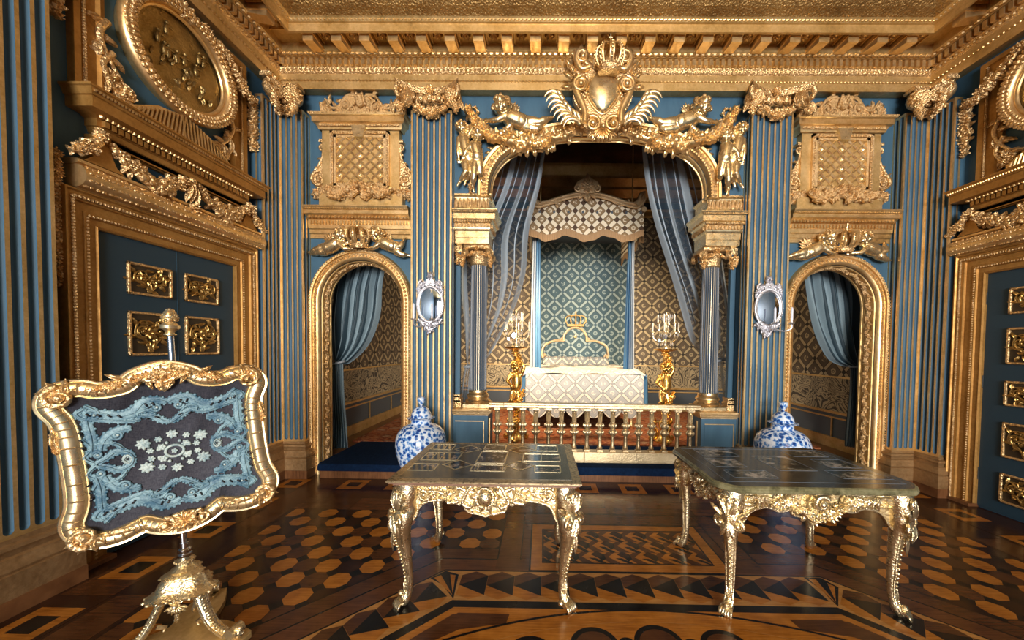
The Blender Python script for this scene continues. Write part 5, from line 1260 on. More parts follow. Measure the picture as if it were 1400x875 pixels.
# cherubs holding a crown above the side arches
JL = dict(head=A(468, 320, .12), neck=A(464, 327, .10), chest=A(459, 333, .10), belly=A(452, 338, .09), hips=A(444, 341, .085), shL=A(463, 333, .13), elL=A(471, 340, .14), haL=A(481, 340, .11), shR=A(463, 329, .09), elR=A(474, 333, .13), haR=A(479, 330, .12),
          hpL=A(442, 339, .09), knL=A(433, 341, .10), anL=A(426, 344, .08), toL=A(421.5, 345.5, .08), hpR=A(442, 344, .08), knR=A(435, 345, .08), anR=A(428, 347, .06), toR=A(424, 348, .06), up=(.2, 0, 1))
JR = dict(head=A(515.5, 320, .12), neck=A(519, 327, .10), chest=A(525, 332, .10), belly=A(534, 336, .09), hips=A(542, 339, .085), shL=A(519, 333, .13), elL=A(511, 339, .14), haL=A(503, 340, .11), shR=A(520, 329, .09), elR=A(511, 328, .13), haR=A(508, 321, .12),
          hpL=A(544, 338, .09), knL=A(547.5, 337, .11), anL=A(552, 329, .07), toL=A(555, 325, .05), hpR=A(542, 343, .09), knR=A(549, 348, .10), anR=A(557, 349, .07), toR=A(561.5, 350, .07), up=(-.2, 0, 1))
cl = putto('flying_cherub', 'gilded winged cherub left of the crown over the left side arch', JL, .080, wings=[(A(456, 332, .06), A(446, 322, .02))], face=(.3, -1, -.1), bf=.84)
cr = putto('flying_cherub', 'gilded cherub with a raised leg right of the crown over the left side arch', JR, .080, wings=[(A(527, 329, .05), A(536, 321, .02))], face=(-.3, -1, -.1), bf=.84)
for o, la in ((cl, 'gilded winged cherub left of the crown over the right side arch'), (cr, 'gilded cherub with a raised leg right of the crown over the right side arch')): dup(o, la, (o.location.x+5.70, o.location.y, o.location.z))
def crown(label, loc, r, h, tilt=0, n=8):
    t = empty('crown', label, 'crown', loc); t.rotation_euler = (R(tilt), 0, 0)
    mb = MB(); mb.lathe([(r*.80, 0), (r*.86, .0), (r*.9, h*.04), (r*.84, h*.07), (r*.84, h*.17), (r*.9, h*.2), (r*.88, h*.24), (r*.8, h*.24)], 28); 
    for i in range(16): th = 2*PI*i/16; mb.ball((r*.87*math.cos(th), r*.87*math.sin(th), h*.12), r*.075, 6, 5)
    mb.build('circlet', M_GOLDC, t)
    for i in range(n):
        th = 2*PI*i/n; c, s = math.cos(th), math.sin(th); mb = MB()
        P = smooth2([(r*.86, h*.22), (r*1.10, h*.5), (r*.92, h*.78), (r*.3, h*.87), (0, h*.84)], 5)
        mb.tube([(q*c, q*s, z) for q, z in P], r*.10, 8, flat=1.0)
        for dd in (-.13, .13): mb.tube([(q*c-dd*r*s, q*s+dd*r*c, z-.003) for q, z in P[:-2]], r*.085, 6)
        for q, z in P[2:-3:2]: mb.ball(((q+r*.10)*c, (q+r*.10)*s, z), r*.085, 6, 5)
        mb.build('arch_band', M_GOLD, t)
        if i % 2 == 0: mb = MB(); M_ = T(r*.9*c, r*.9*s, h*.22, 0, 0, math.degrees(th)+90); g = MB(M_); g.leaf(0, 0, 90, h*.26, r*.34, r*.12, 0, .7, 3); mb.add(g.v, g.f); mb.build('leaf_point', M_GOLDC, t, ang=60)
    mb = MB(); mb.ball((0, 0, h*.92), r*.17, 10, 8); mb.tube([(0, 0, h*.98), (0, 0, h*1.2)], r*.045, 5); mb.tube([(-r*.15, 0, h*1.10), (r*.15, 0, h*1.10)], r*.045, 5); mb.build('orb_and_cross', M_GOLDB, t)
    return t
q = at(491.5, 339, YW-.10); crown('gilded openwork crown held by cherubs over the left side arch', q, .118, .27, 12)
crown('gilded openwork crown held by cherubs over the right side arch', (q.x+5.70, q.y, q.z), .118, .27, 12)
# crest of the great arch
t = empty('crest_cartouche', 'large gilded shield cartouche with palm fronds at the top of the great arch', 'cartouche', tuple(at(823, 132, -.12)))
mb = MB(); W = .20
def sh(u, v):
    a = 2*PI*u; q = v; rx = .185; x = rx*math.cos(a)*q; z = .235*math.sin(a)*q
    if z < 0: x *= 1-.42*(abs(z)/.235)**1.5
    return (x, -.06-.075*math.sqrt(max(0, 1-q*q)), z)
mb.grid(sh, 40, 12); mb.tube([tuple(Vector(sh(i/40, 1))+Vector((0, -.0, 0))) for i in range(40)], .014, 6, closed=True); mb.build('shield', M_GOLDB, t, ang=180)
mb = MB(); mb.prism(smooth2([(-.10, .30), (-.30, .40), (-.30, .24), (-.26, .14), (-.33, .0), (-.30, -.12), (-.22, -.22), (-.20, -.36), (-.10, -.44), (0, -.46), (.10, -.44), (.20, -.36), (.22, -.22), (.30, -.12), (.33, 0), (.26, .14), (.30, .24), (.30, .40), (.10, .30), (0, .27), (-.10, .30)], 3)[:-1], -.06, .02); mb.build('cartouche_body', M_GOLDC, t, ang=60)
mb = MB()
for s in (-1, 1):
    mb.tube([(s*x, -.08, z) for x, z in smooth2([(.16, .26), (.24, .24), (.30, .34), (.27, .43), (.20, .41), (.20, .35)], 5)], .033, 8)
    mb.tube([(s*x, -.09, z) for x, z in smooth2([(.20, -.34), (.20, -.22), (.25, -.10), (.30, .02), (.27, .12), (.20, .10), (.22, .03)], 5)], .038, 8)
    mb.scroll(s*.25, .05, .075, 1.3, 90, -s, .024, -.10); mb.scroll(s*.11, -.36, .075, 1.5, 60 if s > 0 else 120, s, .024, -.08); mb.scroll(s*.23, .36, .06, 1.2, 90, -s, .02, -.08)
    for a, x, z in ((70, .30, .36), (95, .26, .42), (40, .34, .30), (20, .33, .18), (-10, .34, .08), (50, .30, .22)): mb.leaf(s*x, z, a if s > 0 else 180-a, .13, .06, .05, -.03, .8, 4, 20*s)
    for k in range(9): mb.ball((s*(.335-.02*k*.6), -.09, .20-.028*k-(0 if k < 5 else .01)), .014, 6, 5)
    for k in range(6): mb.ball((s*(.19+.012*k), -.08, -.02-.035*k), .018, 6, 5)
    mb.leaf(s*.12, .28, 20 if s > 0 else 160, .16, .08, .05, -.06, .7, 4, 40*s)
    for a in (-60, -90, -120): mb.leaf(s*.06, -.40, a+s*20, .14, .07, .05, -.04, .8, 4)
mb.leaf(0, .24, 90, .10, .16, .06, -.08, .6, 3); 
for k in range(7): mb.leaf(0, .30, -90+(k-3)*24, .11, .05, .04, -.09, .9, 2)
for k in range(7): mb.leaf(0, -.40, -90+(k-3)*22, .15, .055, .05, -.07, .9, 3)
mb.ball((0, -.12, -.40), .03)
mb.build('scrollwork', M_GOLD, t, ang=60)
for s in (-1, 1):
    mb = MB(); P = smooth2([(s*.24, -.34), (s*.33, -.27), (s*.41, -.16), (s*.46, -.05)], 5); mb.tube([(x, -.05, z) for x, z in P], [.020-.001*i for i in range(len(P))], 7)
    for sd, n_, L_ in ((0, 8, .25), (1, 6, .17)):
        for i in range(n_):
            q = P[int((i+.5)/n_*(len(P)-1))]; x, z = q[0], q[1]; a = (48+2*i if sd == 0 else 92-3*i); pts = []
            for k in range(10): pts.append((x, -.05-.035*math.sin(k/9*2.6), z)); x += s*math.cos(R(a))*L_/9; z += math.sin(R(a))*L_/9; a -= (15 if sd == 0 else 9)
            mb.tube(pts, [.008, .018, .023, .025, .025, .023, .020, .016, .011, .004], 8, flat=.6, up=(0, 1, 0))
    mb.build('palm_frond', M_GOLDB, t, ang=60)
q = at(832.5, 100, -.30); c_ = crown('openwork gilded crown leaning out above the crest cartouche', q, .135, .29, 14)
# garlands along the great arch
def arch_garland(s, label):
    pts = [(638, 152), (652, 172), (668, 184), (690, 192), (714, 197), (737, 198), (758, 190), (778, 184), (795, 176), (806, 170)]
    base = at(737, 190, YW); t = empty('arch_garland', label, 'garland', base)
    P = [tuple(at(x, y, YW-.09)-base) for x, y in pts]; mb = MB(); mb.garland([(p[0], p[2]) for p in P], .10, 77, -.06, 0, 1.25, 1.3)
    mb.build('flower_swag', M_GOLD, t, ang=60)
    mb = MB(); p0 = at(646, 152, YW-.05)-base
    for k in range(6): th = 2*PI*k/6; mb.tube([(p0.x+.055*math.cos(th+a)*1.0, -.03, p0.z+.055*math.sin(th+a)) for a in (0, .35, .7)], .012, 6); mb.flower(p0.x+.06*math.cos(th), p0.z+.06*math.sin(th), .025, .03, -.02, 5)
    mb.vine([(p0.x, p0.z), (p0.x+.06, p0.z-.12), (p0.x+.14, p0.z-.2), (p0.x+.20, p0.z-.24)], .018, -.03, 0, 8, .08, 2)
    p1 = at(680, 196, YW-.03)-base; mb.vine([(p1.x, p1.z), (p1.x-.06, p1.z-.06), (p1.x-.10, p1.z-.14), (p1.x-.12, p1.z-.22)], .014, -.01, 0, 8, .075, 6)
    p2 = at(640, 225, YW-.12)-base; mb.garland([(p2.x+.02, p2.z-.12), (p2.x+.01, p2.z-.30)], .028, 3, -.02, 0, 1.5)
    mb.build('ribbon_and_sprays', M_GOLDC, t, ang=60)
    return t
g = arch_garland(-1, 'gilded flower garland swagged over the left half of the great arch')
dup(g, 'gilded flower garland swagged over the right half of the great arch', (-g.location.x, g.location.y, g.location.z), 0, True)

# ================================================================ CANDLE STANDS AND GIRANDOLES
M_CRYS = mat('crystal', (.95, .95, .97), .05, 0, .9); M_CRYS.node_tree.nodes['Principled BSDF'].inputs['Transmission Weight'].default_value = .75
M_CANDLE = mat('white_wax', (.85, .80, .70), .4)
def stand(x, y, label):
    z0 = .187; t = empty('candle_stand', label, 'candle stand', (x, y, z0)); H = 1.415
    mb = MB(); mb.lathe([(.02, H-.06), (.05, H-.05), (.13, H-.03), (.165, H-.02), (.175, H-.005), (.165, H)], 28); mb.build('round_top', M_DKGOLD, t)
    mb = MB(); mb.lathe([(.13, 0), (.13, .03), (.10, .05), (.07, .10), (.06, .2), (.085, .26), (.06, .31), (.045, .34)], 12)
    for k in range(3):
        th = 2*PI*k/3+PI/6; c, s = math.cos(th), math.sin(th); mb.tube([(q*c, q*s, z) for q, z in smooth2([(.05, .30), (.11, .30), (.13, .22), (.09, .14), (.12, .06), (.19, .02), (.20, .05), (.175, .07)], 4)], .024, 7)
        M_ = T(.12*c, .12*s, .30, 0, 0, math.degrees(th)+90); g = MB(M_); g.scroll(0, 0, .045, 1.2, 90, 1, .014); g.leaf(0, -.05, -90, .14, .07, .03, 0, .6, 4); mb.add(g.v, g.f)
    mb.garland([(-.07, .36), (0, .30), (.07, .36)], .04, 5, -.08); mb.build('tripod_base', M_DKGOLD, t, ang=50)
    o = Vector((0, 0, 0)); L = lambda a, b, c: Vector((x+a, y+b, z0+c))
    J = dict(head=L(.0, -.03, 1.13), neck=L(0, -.01, 1.04), chest=L(.01, 0, .97), belly=L(.015, -.01, .86), hips=L(-.005, 0, .76), shL=L(-.07, 0, 1.0), elL=L(-.13, -.03, .90), haL=L(-.07, -.08, .84), shR=L(.075, 0, 1.0), elR=L(.12, -.02, 1.10), haR=L(.07, -.01, 1.22),
             hpL=L(-.03, 0, .74), knL=L(-.06, -.09, .62), anL=L(-.03, -.01, .48), toL=L(-.05, -.07, .44), hpR=L(.03, 0, .74), knR=L(.05, -.05, .58), anR=L(.03, 0, .42), toR=L(.05, -.06, .38))
    pt = putto('figure', '', J, .076, mt=M_DKGOLD, face=(-.2, -1, 0), bf=.9)
    for k in ('label', 'category', 'group'):
        if k in pt: del pt[k]
    pt.name = 'figure_support'; pt.parent = t; pt.location = Vector(J['hips'])-Vector((x, y, z0))
    mb = MB(); mb.tube(smooth2([(0, .02, .3), (.02, .03, .6), (-.02, .04, .9), (.0, .02, 1.2), (0, 0, H-.04)], 4), .032, 8); mb.garland([(-.10, .62), (-.02, .56), (.08, .66), (.12, .78)], .04, 6, -.04, 0, 1.3); mb.garland([(.05, 1.18), (.0, 1.28), (-.04, H-.05)], .05, 7, -.02); mb.garland([(-.02, .40), (.05, .48), (.0, .56)], .04, 8, -.03); mb.build('entwined_stem', M_DKGOLD, t, ang=60)
    return t
def girandole(x, y, z, label, ph=0):
    t = empty('crystal_candelabrum', label, 'candelabrum', (x, y, z)); 
    mb = MB(); mb.lathe([(.075, 0), (.075, .012), (.05, .02), (.018, .04), (.012, .08), (.02, .11), (.011, .14), (.010, .30), (.02, .33), (.010, .36), (.008, .48), (.018, .50), (.002, .54)], 14); mb.build('stem', M_BRASS, t)
    k = 0; drops = []
    for ring, (n, r, h) in enumerate(((5, .19, .25), (4, .12, .38))):
        for i in range(n):
            th = 2*PI*i/n+ph+ring*.5; c, s = math.cos(th), math.sin(th)
            mb = MB(); mb.tube([(q*c, q*s, zz) for q, zz in smooth2([(.012, h-.12), (r*.45, h-.15), (r*.9, h-.10), (r, h-.01)], 5)], .0055, 6); mb.lathe([(.006, h-.015), (.026, h-.008), (.022, h), (.011, h+.004), (.011, h+.02)], 10, 0, T(r*c, r*s, 0)); arm = mb.build('branch', M_BRASS, t)
            mb = MB(); mb.lathe([(.0095, h+.01), (.0095, h+.12), (.006, h+.126), (.001, h+.135)], 8, 0, T(r*c, r*s, 0)); mb.build('candle', M_CANDLE, t)
            for dd in (0, .03): drops.append((r*c*(1-dd*2), r*s*(1-dd*2), h-.03))
            drops.append((r*.55*c, r*.55*s, h-.16))
    for i in range(10): th = i*.63; drops.append((.05*math.cos(th), .05*math.sin(th), .44+.01*(i % 3))); drops.append((.09*math.cos(th), .09*math.sin(th), .50-.012*(i % 4)))
    mb = MB()
    for a, b, c in drops:
        mb.lathe([(.001, c-.05), (.010, c-.028), (.012, c-.018), (.001, c)], 6, 0, T(a, b, 0)); mb.ball((a, b, c+.008), .006, 6, 4)
    d = mb.build('crystal_drops', M_CRYS, t, ang=10); d['kind'] = 'stuff'
    for a, zz, w in ((-.035, .17, .030), (-.115, .12, .022)): mb = MB(T(0, -.06, 0)); mb.prism([(a+w*math.cos(2*PI*i/12), zz+w*1.3*math.sin(2*PI*i/12)) for i in range(12)], -.004, .004); mb.build('crystal_plaque', M_MIRR2, t)
    return t
M_MIRR2 = mat('pale_faceted_crystal', (.75, .82, 1), .08, .8)
for x, y, sd, ph in ((-1.04, 1.15, 'left', .2), (1.20, 1.15, 'right', .5)):
    stand(x, y, 'tall gilded figural candle stand '+('left of the bed, beside the column' if sd == 'left' else 'right of the bed'))
    girandole(x, y, .187+1.417, 'crystal candelabrum with white candles on the %s candle stand' % sd, ph)

# ================================================================ VASES AND MIRRORS
def _delft(nt, b):
    v = coords(nt); vz = voro(nt, v, 26); n = noise(nt, v, 30, 3, .6); n2 = noise(nt, v, 70, 2)
    k = math_(nt, 'ADD', math_(nt, 'MULTIPLY', vz, .55), math_(nt, 'ADD', math_(nt, 'MULTIPLY', n, .55), math_(nt, 'MULTIPLY', n2, .35)))
    nt.links.new(ramp(nt, k, [(.52, (.008, .035, .20)), (.63, (.03, .12, .42)), (.71, (.10, .28, .62)), (.76, (.50, .62, .82)), (.84, (.70, .78, .90))]), b.inputs['Base Color'])
M_DELFT = mat('blue_and_white_porcelain', (.5, .6, .8), .12, 0, .6, _delft)
def vase(x, y, label):
    t = empty('lidded_vase', label, 'vase', (x, y, 0)); t.scale = (1.0, 1.0, .985)
    mb = MB(); mb.lathe([(.0, 0), (.135, 0), (.14, .01), (.132, .04), (.14, .10), (.185, .22), (.228, .34), (.258, .45), (.268, .54), (.262, .61), (.235, .68), (.19, .725), (.14, .75), (.112, .76), (.105, .77), (.102, .80), (.104, .825), (.09, .825)], 56, cap=False); mb.build('body', M_DELFT, t, ang=180)
    mb = MB(); mb.lathe([(.10, .81), (.145, .822), (.148, .828), (.11, .834), (.106, .85), (.100, .88), (.078, .92), (.045, .945), (.02, .955)], 40); lid = mb.build('lid', M_DELFT, t, ang=60)
    mb = MB(); mb.lathe([(.016, .95), (.014, .97), (.03, .985), (.04, 1.01), (.044, 1.04), (.036, 1.055), (.028, 1.05), (.02, 1.058), (.001, 1.06)], 24); mb.build('lid_knob', M_DELFT, lid, ang=180)
    return t
vase(-1.965, -.36, 'blue and white lidded porcelain vase beside the left side arch'); vase(1.96, -.36, 'blue and white lidded porcelain vase beside the right side arch')
M_MIRR = mat('old_mirror_glass', (.62, .74, .90), .06, 1)
M_MIRRD = mat('dark_mirror_glass', (.55, .62, .72), .05, 1)
def mirror(x, label, arms, mm):
    t = empty('oval_mirror', label, 'mirror', (x, -.012, 2.085))
    mb = MB(); mb.grid(lambda u, v: (.135*v*math.cos(2*PI*u), -.022-.012*(1-v*v), .19*v*math.sin(2*PI*u)), 40, 6); mb.build('mirror_glass', mm, t, (0, 0, -.01), (0, 0, 0), 180)
    mb = MB(); E = [(.148*math.cos(2*PI*i/48), -.018, .205*math.sin(2*PI*i/48)) for i in range(48)]; mb.tube(E, .020, 8, closed=True); mb.tube([(a*1.0, -.036, c) for a, b, c in E], .007, 6, closed=True)
    for i in range(48): a, b, c = E[i]; mb.ball((a*1.07, -.03, c*1.06), .007, 5, 4)
    mb.prism([(a*1.0, c) for a, b, c in E], -.010, .0)
    mb.build('oval_frame', M_SILVER, t)
    mb = MB()
    mb.prism([(-.05, .20), (-.06, .25), (-.035, .29), (.035, .29), (.06, .25), (.05, .20)], -.03, 0); mb.ball((0, -.035, .245), (.018, .01, .014))
    mb.flower(0, .32, .048, .035, -.01, 8); mb.ball((0, -.05, .32), .016)
    for a in (60, 90, 120): mb.leaf(0, .32, a, .07, .03, .025, -.01, .6, 3)
    for s in (-1, 1):
        mb.scroll(s*.095, .235, .042, 1.3, 90, -s, .013, -.01); mb.garland([(s*.05, .26), (s*.11, .23), (s*.145, .15)], .030, 3+s, -.01, 0, 1.3); mb.leaf(s*.12, .20, -70 if s > 0 else 250, .10, .045, .025, -.01, .7, 4)
    mb.build('crest', M_SILVER, t, ang=60)
    mb = MB()
    for s in (-1, 1): mb.vine([(s*.14, -.17), (s*.10, -.22), (s*.04, -.27), (0, -.33)], .014, -.01, 0, 7, .06, 9); mb.leaf(s*.13, -.17, -60 if s < 0 else 240, .09, .05, .025, -.01, .7, 4)
    mb.prism([(-.11, -.20), (-.07, -.26), (-.02, -.31), (0, -.335), (.02, -.31), (.07, -.26), (.11, -.20), (0, -.22)], -.02, 0); mb.flower(0, -.25, .04, .03, -.02, 6); mb.ball((0, -.02, -.33), .015)
    mb.build('apron', M_SILVER, t, ang=60)
    for ax in arms:
        mb = MB(); s = 1 if ax > 0 else -1
        mb.tube(smooth2([(ax*.3, -.03, -.24), (ax*.7, -.10, -.27), (ax, -.14, -.24), (ax, -.14, -.19)], 5), .008, 6); mb.lathe([(.008, -.20), (.032, -.185), (.028, -.175), (.013, -.17), (.013, -.15)], 10, 0, T(ax, -.14, 0)); arm = mb.build('candle_arm', M_SILVER, t)
        mb = MB(); mb.lathe([(.012, -.16), (.012, -.02), (.008, -.012), (.002, .0)], 10, 0, T(ax, -.14, 0)); mb.build('candle', M_CANDLE2, t)
    return t
M_CANDLE2 = mat('bluish_white_candle', (.72, .78, .9), .4)
mirror(-XC, 'oval silver-framed mirror with candle arms on the left pilaster', (-.15, .06), M_MIRR)
mirror(XC, 'oval silver-framed mirror with one outstretched candle arm on the right pilaster', (.0, .19), M_MIRRD)

# ================================================================ TABLES
def _slate(nt, b):
    v = coords(nt); n = noise(nt, v, 14, 5); nt.links.new(ramp(nt, n, [(.35, (.040, .036, .027)), (.65, (.080, .070, .052))]), b.inputs['Base Color'])
M_SLATE = mat('dark_stone_top', (.04, .04, .035), .16, 0, .6, _slate)
def _inlay(nt, b):
    v = coords(nt); k = math_(nt, 'ADD', math_(nt, 'MULTIPLY', voro(nt, v, 55), .9), math_(nt, 'MULTIPLY', noise(nt, v, 70, 2), .5))
    nt.links.new(ramp(nt, k, [(.40, (.07, .05, .03)), (.50, (.46, .35, .20)), (.62, (.14, .11, .07)), (.72, (.40, .31, .18))]), b.inputs['Base Color'])
M_INLAY = mat('brass_inlaid_border', (.3, .2, .1), .25, .5, .5, _inlay)
def _pic(dark, c1, c2, sc):
    def f(nt, b):
        v = coords(nt); n = noise(nt, v, sc, 4, .7); nt.links.new(ramp(nt, n, [(.42, dark), (.53, c1), (.62, c2)]), b.inputs['Base Color'])
    return f
M_PICD = mat('black_shell_inlay', (.02, .015, .012), .1, 0, .7, _pic((.012, .010, .010), (.035, .022, .018), (.42, .36, .30), 16))
M_PIC = mat('painted_landscape_stone', (.1, .1, .08), .14, 0, .6, _pic((.022, .024, .021), (.13, .13, .11), (.46, .42, .38), 9))
M_PINKW = mat('rosewood_edge', (.22, .12, .08), .35)
def _mgreen(nt, b):
    v = coords(nt); n = noise(nt, v, 10, 6, .7); nt.links.new(ramp(nt, n, [(.35, (.055, .055, .03)), (.5, (.16, .15, .08)), (.65, (.28, .26, .15))]), b.inputs['Base Color'])
M_GREENM = mat('green_marble_edge', (.2, .2, .1), .18, 0, .6, _mgreen)
# legs drawn for the front-left corner ; x to the outside is negative
def leg_mesh(style, H=.755):
    mb = MB(); d = Vector((-.707, -.707, 0))            # the leg bows out along the diagonal
    if style == 1: prof = [(.0, H, .048), (.006, H-.06, .05), (.012, H-.11, .045), (.004, H-.16, .046), (.034, H-.20, .052), (.046, H-.25, .050), (.040, H-.31, .043), (.026, H-.39, .035), (.012, H-.48, .028), (.0, H-.58, .023), (-.002, .10, .022), (.012, .06, .026), (.03, .03, .028), (.045, .018, .02)]
    else: prof = [(.0, H, .05), (.01, H-.06, .052), (.018, H-.12, .05), (.022, H-.17, .05), (.016, H-.22, .040), (.008, H-.28, .032), (.0, H-.38, .027), (-.004, H-.5, .024), (-.004, H-.6, .021), (.004, .09, .021), (.02, .05, .026), (.036, .025, .024), (.05, .018, .016)]
    P = smooth2(prof, 4); mb.tube([d*p[0]+Vector((0, 0, p[1])) for p in P], [p[2]*(1.08+.30*max(0, (p[1]-.35)/.4)) for p in P], 14, up=(d.x, d.y, 0))
    side = Vector((d.y, -d.x, 0))
    for s in (-1, 1):                                 # edge fillets running down the leg
        mb.tube([d*(p[0]+p[2]*.60)+side*(s*p[2]*.95)+Vector((0, 0, p[1])) for p in P[2:-3]], [.007]*(len(P)-5), 6)
    for i in range(6, len(P)-8, 1):                    # gadroons on the face
        p = P[i]; mb.ball(d*(p[0]+p[2]*1.10)+Vector((0, 0, p[1])), (p[2]*.35, p[2]*.35, .008), 6, 5)
    M_ = Matrix.Translation((0, 0, 0)) @ Euler((0, 0, R(-45))).to_matrix().to_4x4()   # local -y -> diagonal outwards
    g = MB(M_)
    k1 = style == 1; kf = -.100 if k1 else -.072
    for a in (-90, -68, -112): g.leaf(0, H-.18, a, .11, .045, .022, kf, .3, 4)
    for a in (90, 62, 118): g.leaf(0, H-.15, a, .12, .055, .025, -.074 if k1 else -.070, .4, 4)
    for s_ in (-1, 1): g.scroll(s_*.048, H-.20, .030, 1.3, 90, -s_, .012, (-.078 if k1 else -.045)); g.leaf(s_*.04, H-.16, 90-s_*50, .09, .04, .02, -.055, .4, 4)
    g.leaf(0, H-.25, -90, .14, .04, .014, -.098 if k1 else -.050, .1, 6)
    for s_ in (-1, 1): g.scroll(s_*.035, H-.06, .034, 1.3, 0, -s_, .011, -.058)
    g.ball((0, -.078, H-.06), (.018, .012, .03))
    for k in range(6): g.ball((0, (-.108 if k1 else -.076)+.004*k, H-.20-.018*k), (.010, .008, .010), 6, 5)
    for a in (90, 80, 100): g.leaf(0, .07, a, .09, .026, .012, -.018, .2, 4)
    for k in range(5): g.tube([(.012*(k-2), -.045, .045), (.014*(k-2), -.07, .035), (.016*(k-2), -.082, .014), (.016*(k-2), -.08, .006)], [.010, .011, .010, .006], 6)
    mb.add(g.v, g.f)
    if style == 1: mb.ball(d*.03+side*.045+Vector((0, 0, .055)), .018, 10, 8)
    else: mb.ball(d*.055+Vector((0, 0, .06)), .020, 10, 8); mb.tube([d*.03+side*s_*.02+Vector((0, 0, .05)) for s_ in (-1, 1)], .022, 10)
    return mb
def apron_mesh(L, style, H=.765):                     # hangs in the x,z plane, carved face towards -y
    mb = MB(); hl = L/2
    if style == 1: low = [(-hl, H-.24), (-hl+.045, H-.22), (-hl+.075, H-.15), (-hl+.14, H-.115), (-hl*.45, H-.105), (-hl*.34, H-.135), (-.14, H-.12), (-.11, H-.175), (-.04, H-.19), (0, H-.205)]
    else: low = [(-hl, H-.26), (-hl+.05, H-.22), (-hl+.10, H-.145), (-hl*.6, H-.115), (-hl*.45, H-.14), (-hl*.3, H-.13), (-.14, H-.155), (-.07, H-.175), (0, H-.195)]
    lo = smooth2(low, 4); lo = lo+[(-x, z) for x, z in reversed(lo[:-1])]
    mb.prism([(x, z) for x, z in lo]+[(hl, H), (-hl, H)], -.012, .012)
    mb.tube([(x, -.014, z) for x, z in lo], .010, 6); mb.tube([(-hl, -.016, H-.008), (hl, -.016, H-.008)], .009, 6)
    n = int(L/.022)
    for i in range(n): mb.ball((-hl+(i+.5)*L/n, -.02, H-.026), (.009, .008, .007), 5, 4)
    if style == 1:
        mb.flower(0, H-.085, .105, .035, -.008, 10); mb.ball((0, -.045, H-.08), (.040, .028, .046), 16, 12); mb.tube([(.052*math.cos(a*PI/12), -.045, H-.08+.058*math.sin(a*PI/12)) for a in range(24)], .009, 6, closed=True)
        for s in (-1, 1):
            mb.tube([(s*x, -.025, z) for x, z in smooth2([(.03, H-.015), (.09, H-.02), (.12, H-.07), (.14, H-.12), (.10, H-.15), (.08, H-.13)], 4)], .014, 7)
            mb.tube([(s*x, -.02, z) for x, z in smooth2([(.12, H-.05), (.17, H-.03), (.19, H-.08), (.17, H-.115), (.23, H-.125)], 4)], .013, 7)
            for a in (0, 35, -35, 70): mb.leaf(s*.17, H-.07, a if s > 0 else 180-a, .10, .05, .03, -.012, .8, 4)
            mb.vine([(s*.22, H-.10), (s*.28, H-.06), (s*.36, H-.06), (s*(hl-.06), H-.09)], .011, -.012, 0, 12, .05, 5, .02); mb.scroll(s*(hl-.10), H-.075, .035, 1.4, 0, s, .011, -.012); mb.garland([(s*.18, H-.045), (s*.25, H-.085)], .03, 5, -.015, 0, 1.3)
    else:
        mb.flower(0, H-.085, .085, .045, -.012, 11); mb.scroll(0, H-.075, .04, 1.4, 30, 1, .014, -.05); mb.garland([(-.16, H-.09), (-.08, H-.14), (.0, H-.16), (.08, H-.14), (.16, H-.09)], .04, 4, -.012, 0, 1.6)
        for s in (-1, 1):
            for k in range(5): mb.tube([(s*x, -.018-.004*k, z-.004*k) for x, z in smooth2([(hl-.02-.01*k, H-.12+.02*k), (hl-.12, H-.06+.007*k), (hl-.22+.02*k, H-.065), (hl-.27+.035*k, H-.105)], 4)], [.011]*9+[.009, .007, .005, .003], 6)
            mb.garland([(s*.14, H-.06), (s*.22, H-.07), (s*.27, H-.10)], .032, 9, -.015, 0, 1.7); mb.leaf(s*(hl-.08), H-.09, 120 if s > 0 else 60, .08, .06, .03, -.015, .5, 4)
            for k in range(3): mb.leaf(s*(hl-.04), H-.04-.03*k, 180 if s > 0 else 0, .10, .035, .025, -.02, .7, 3)
    return mb
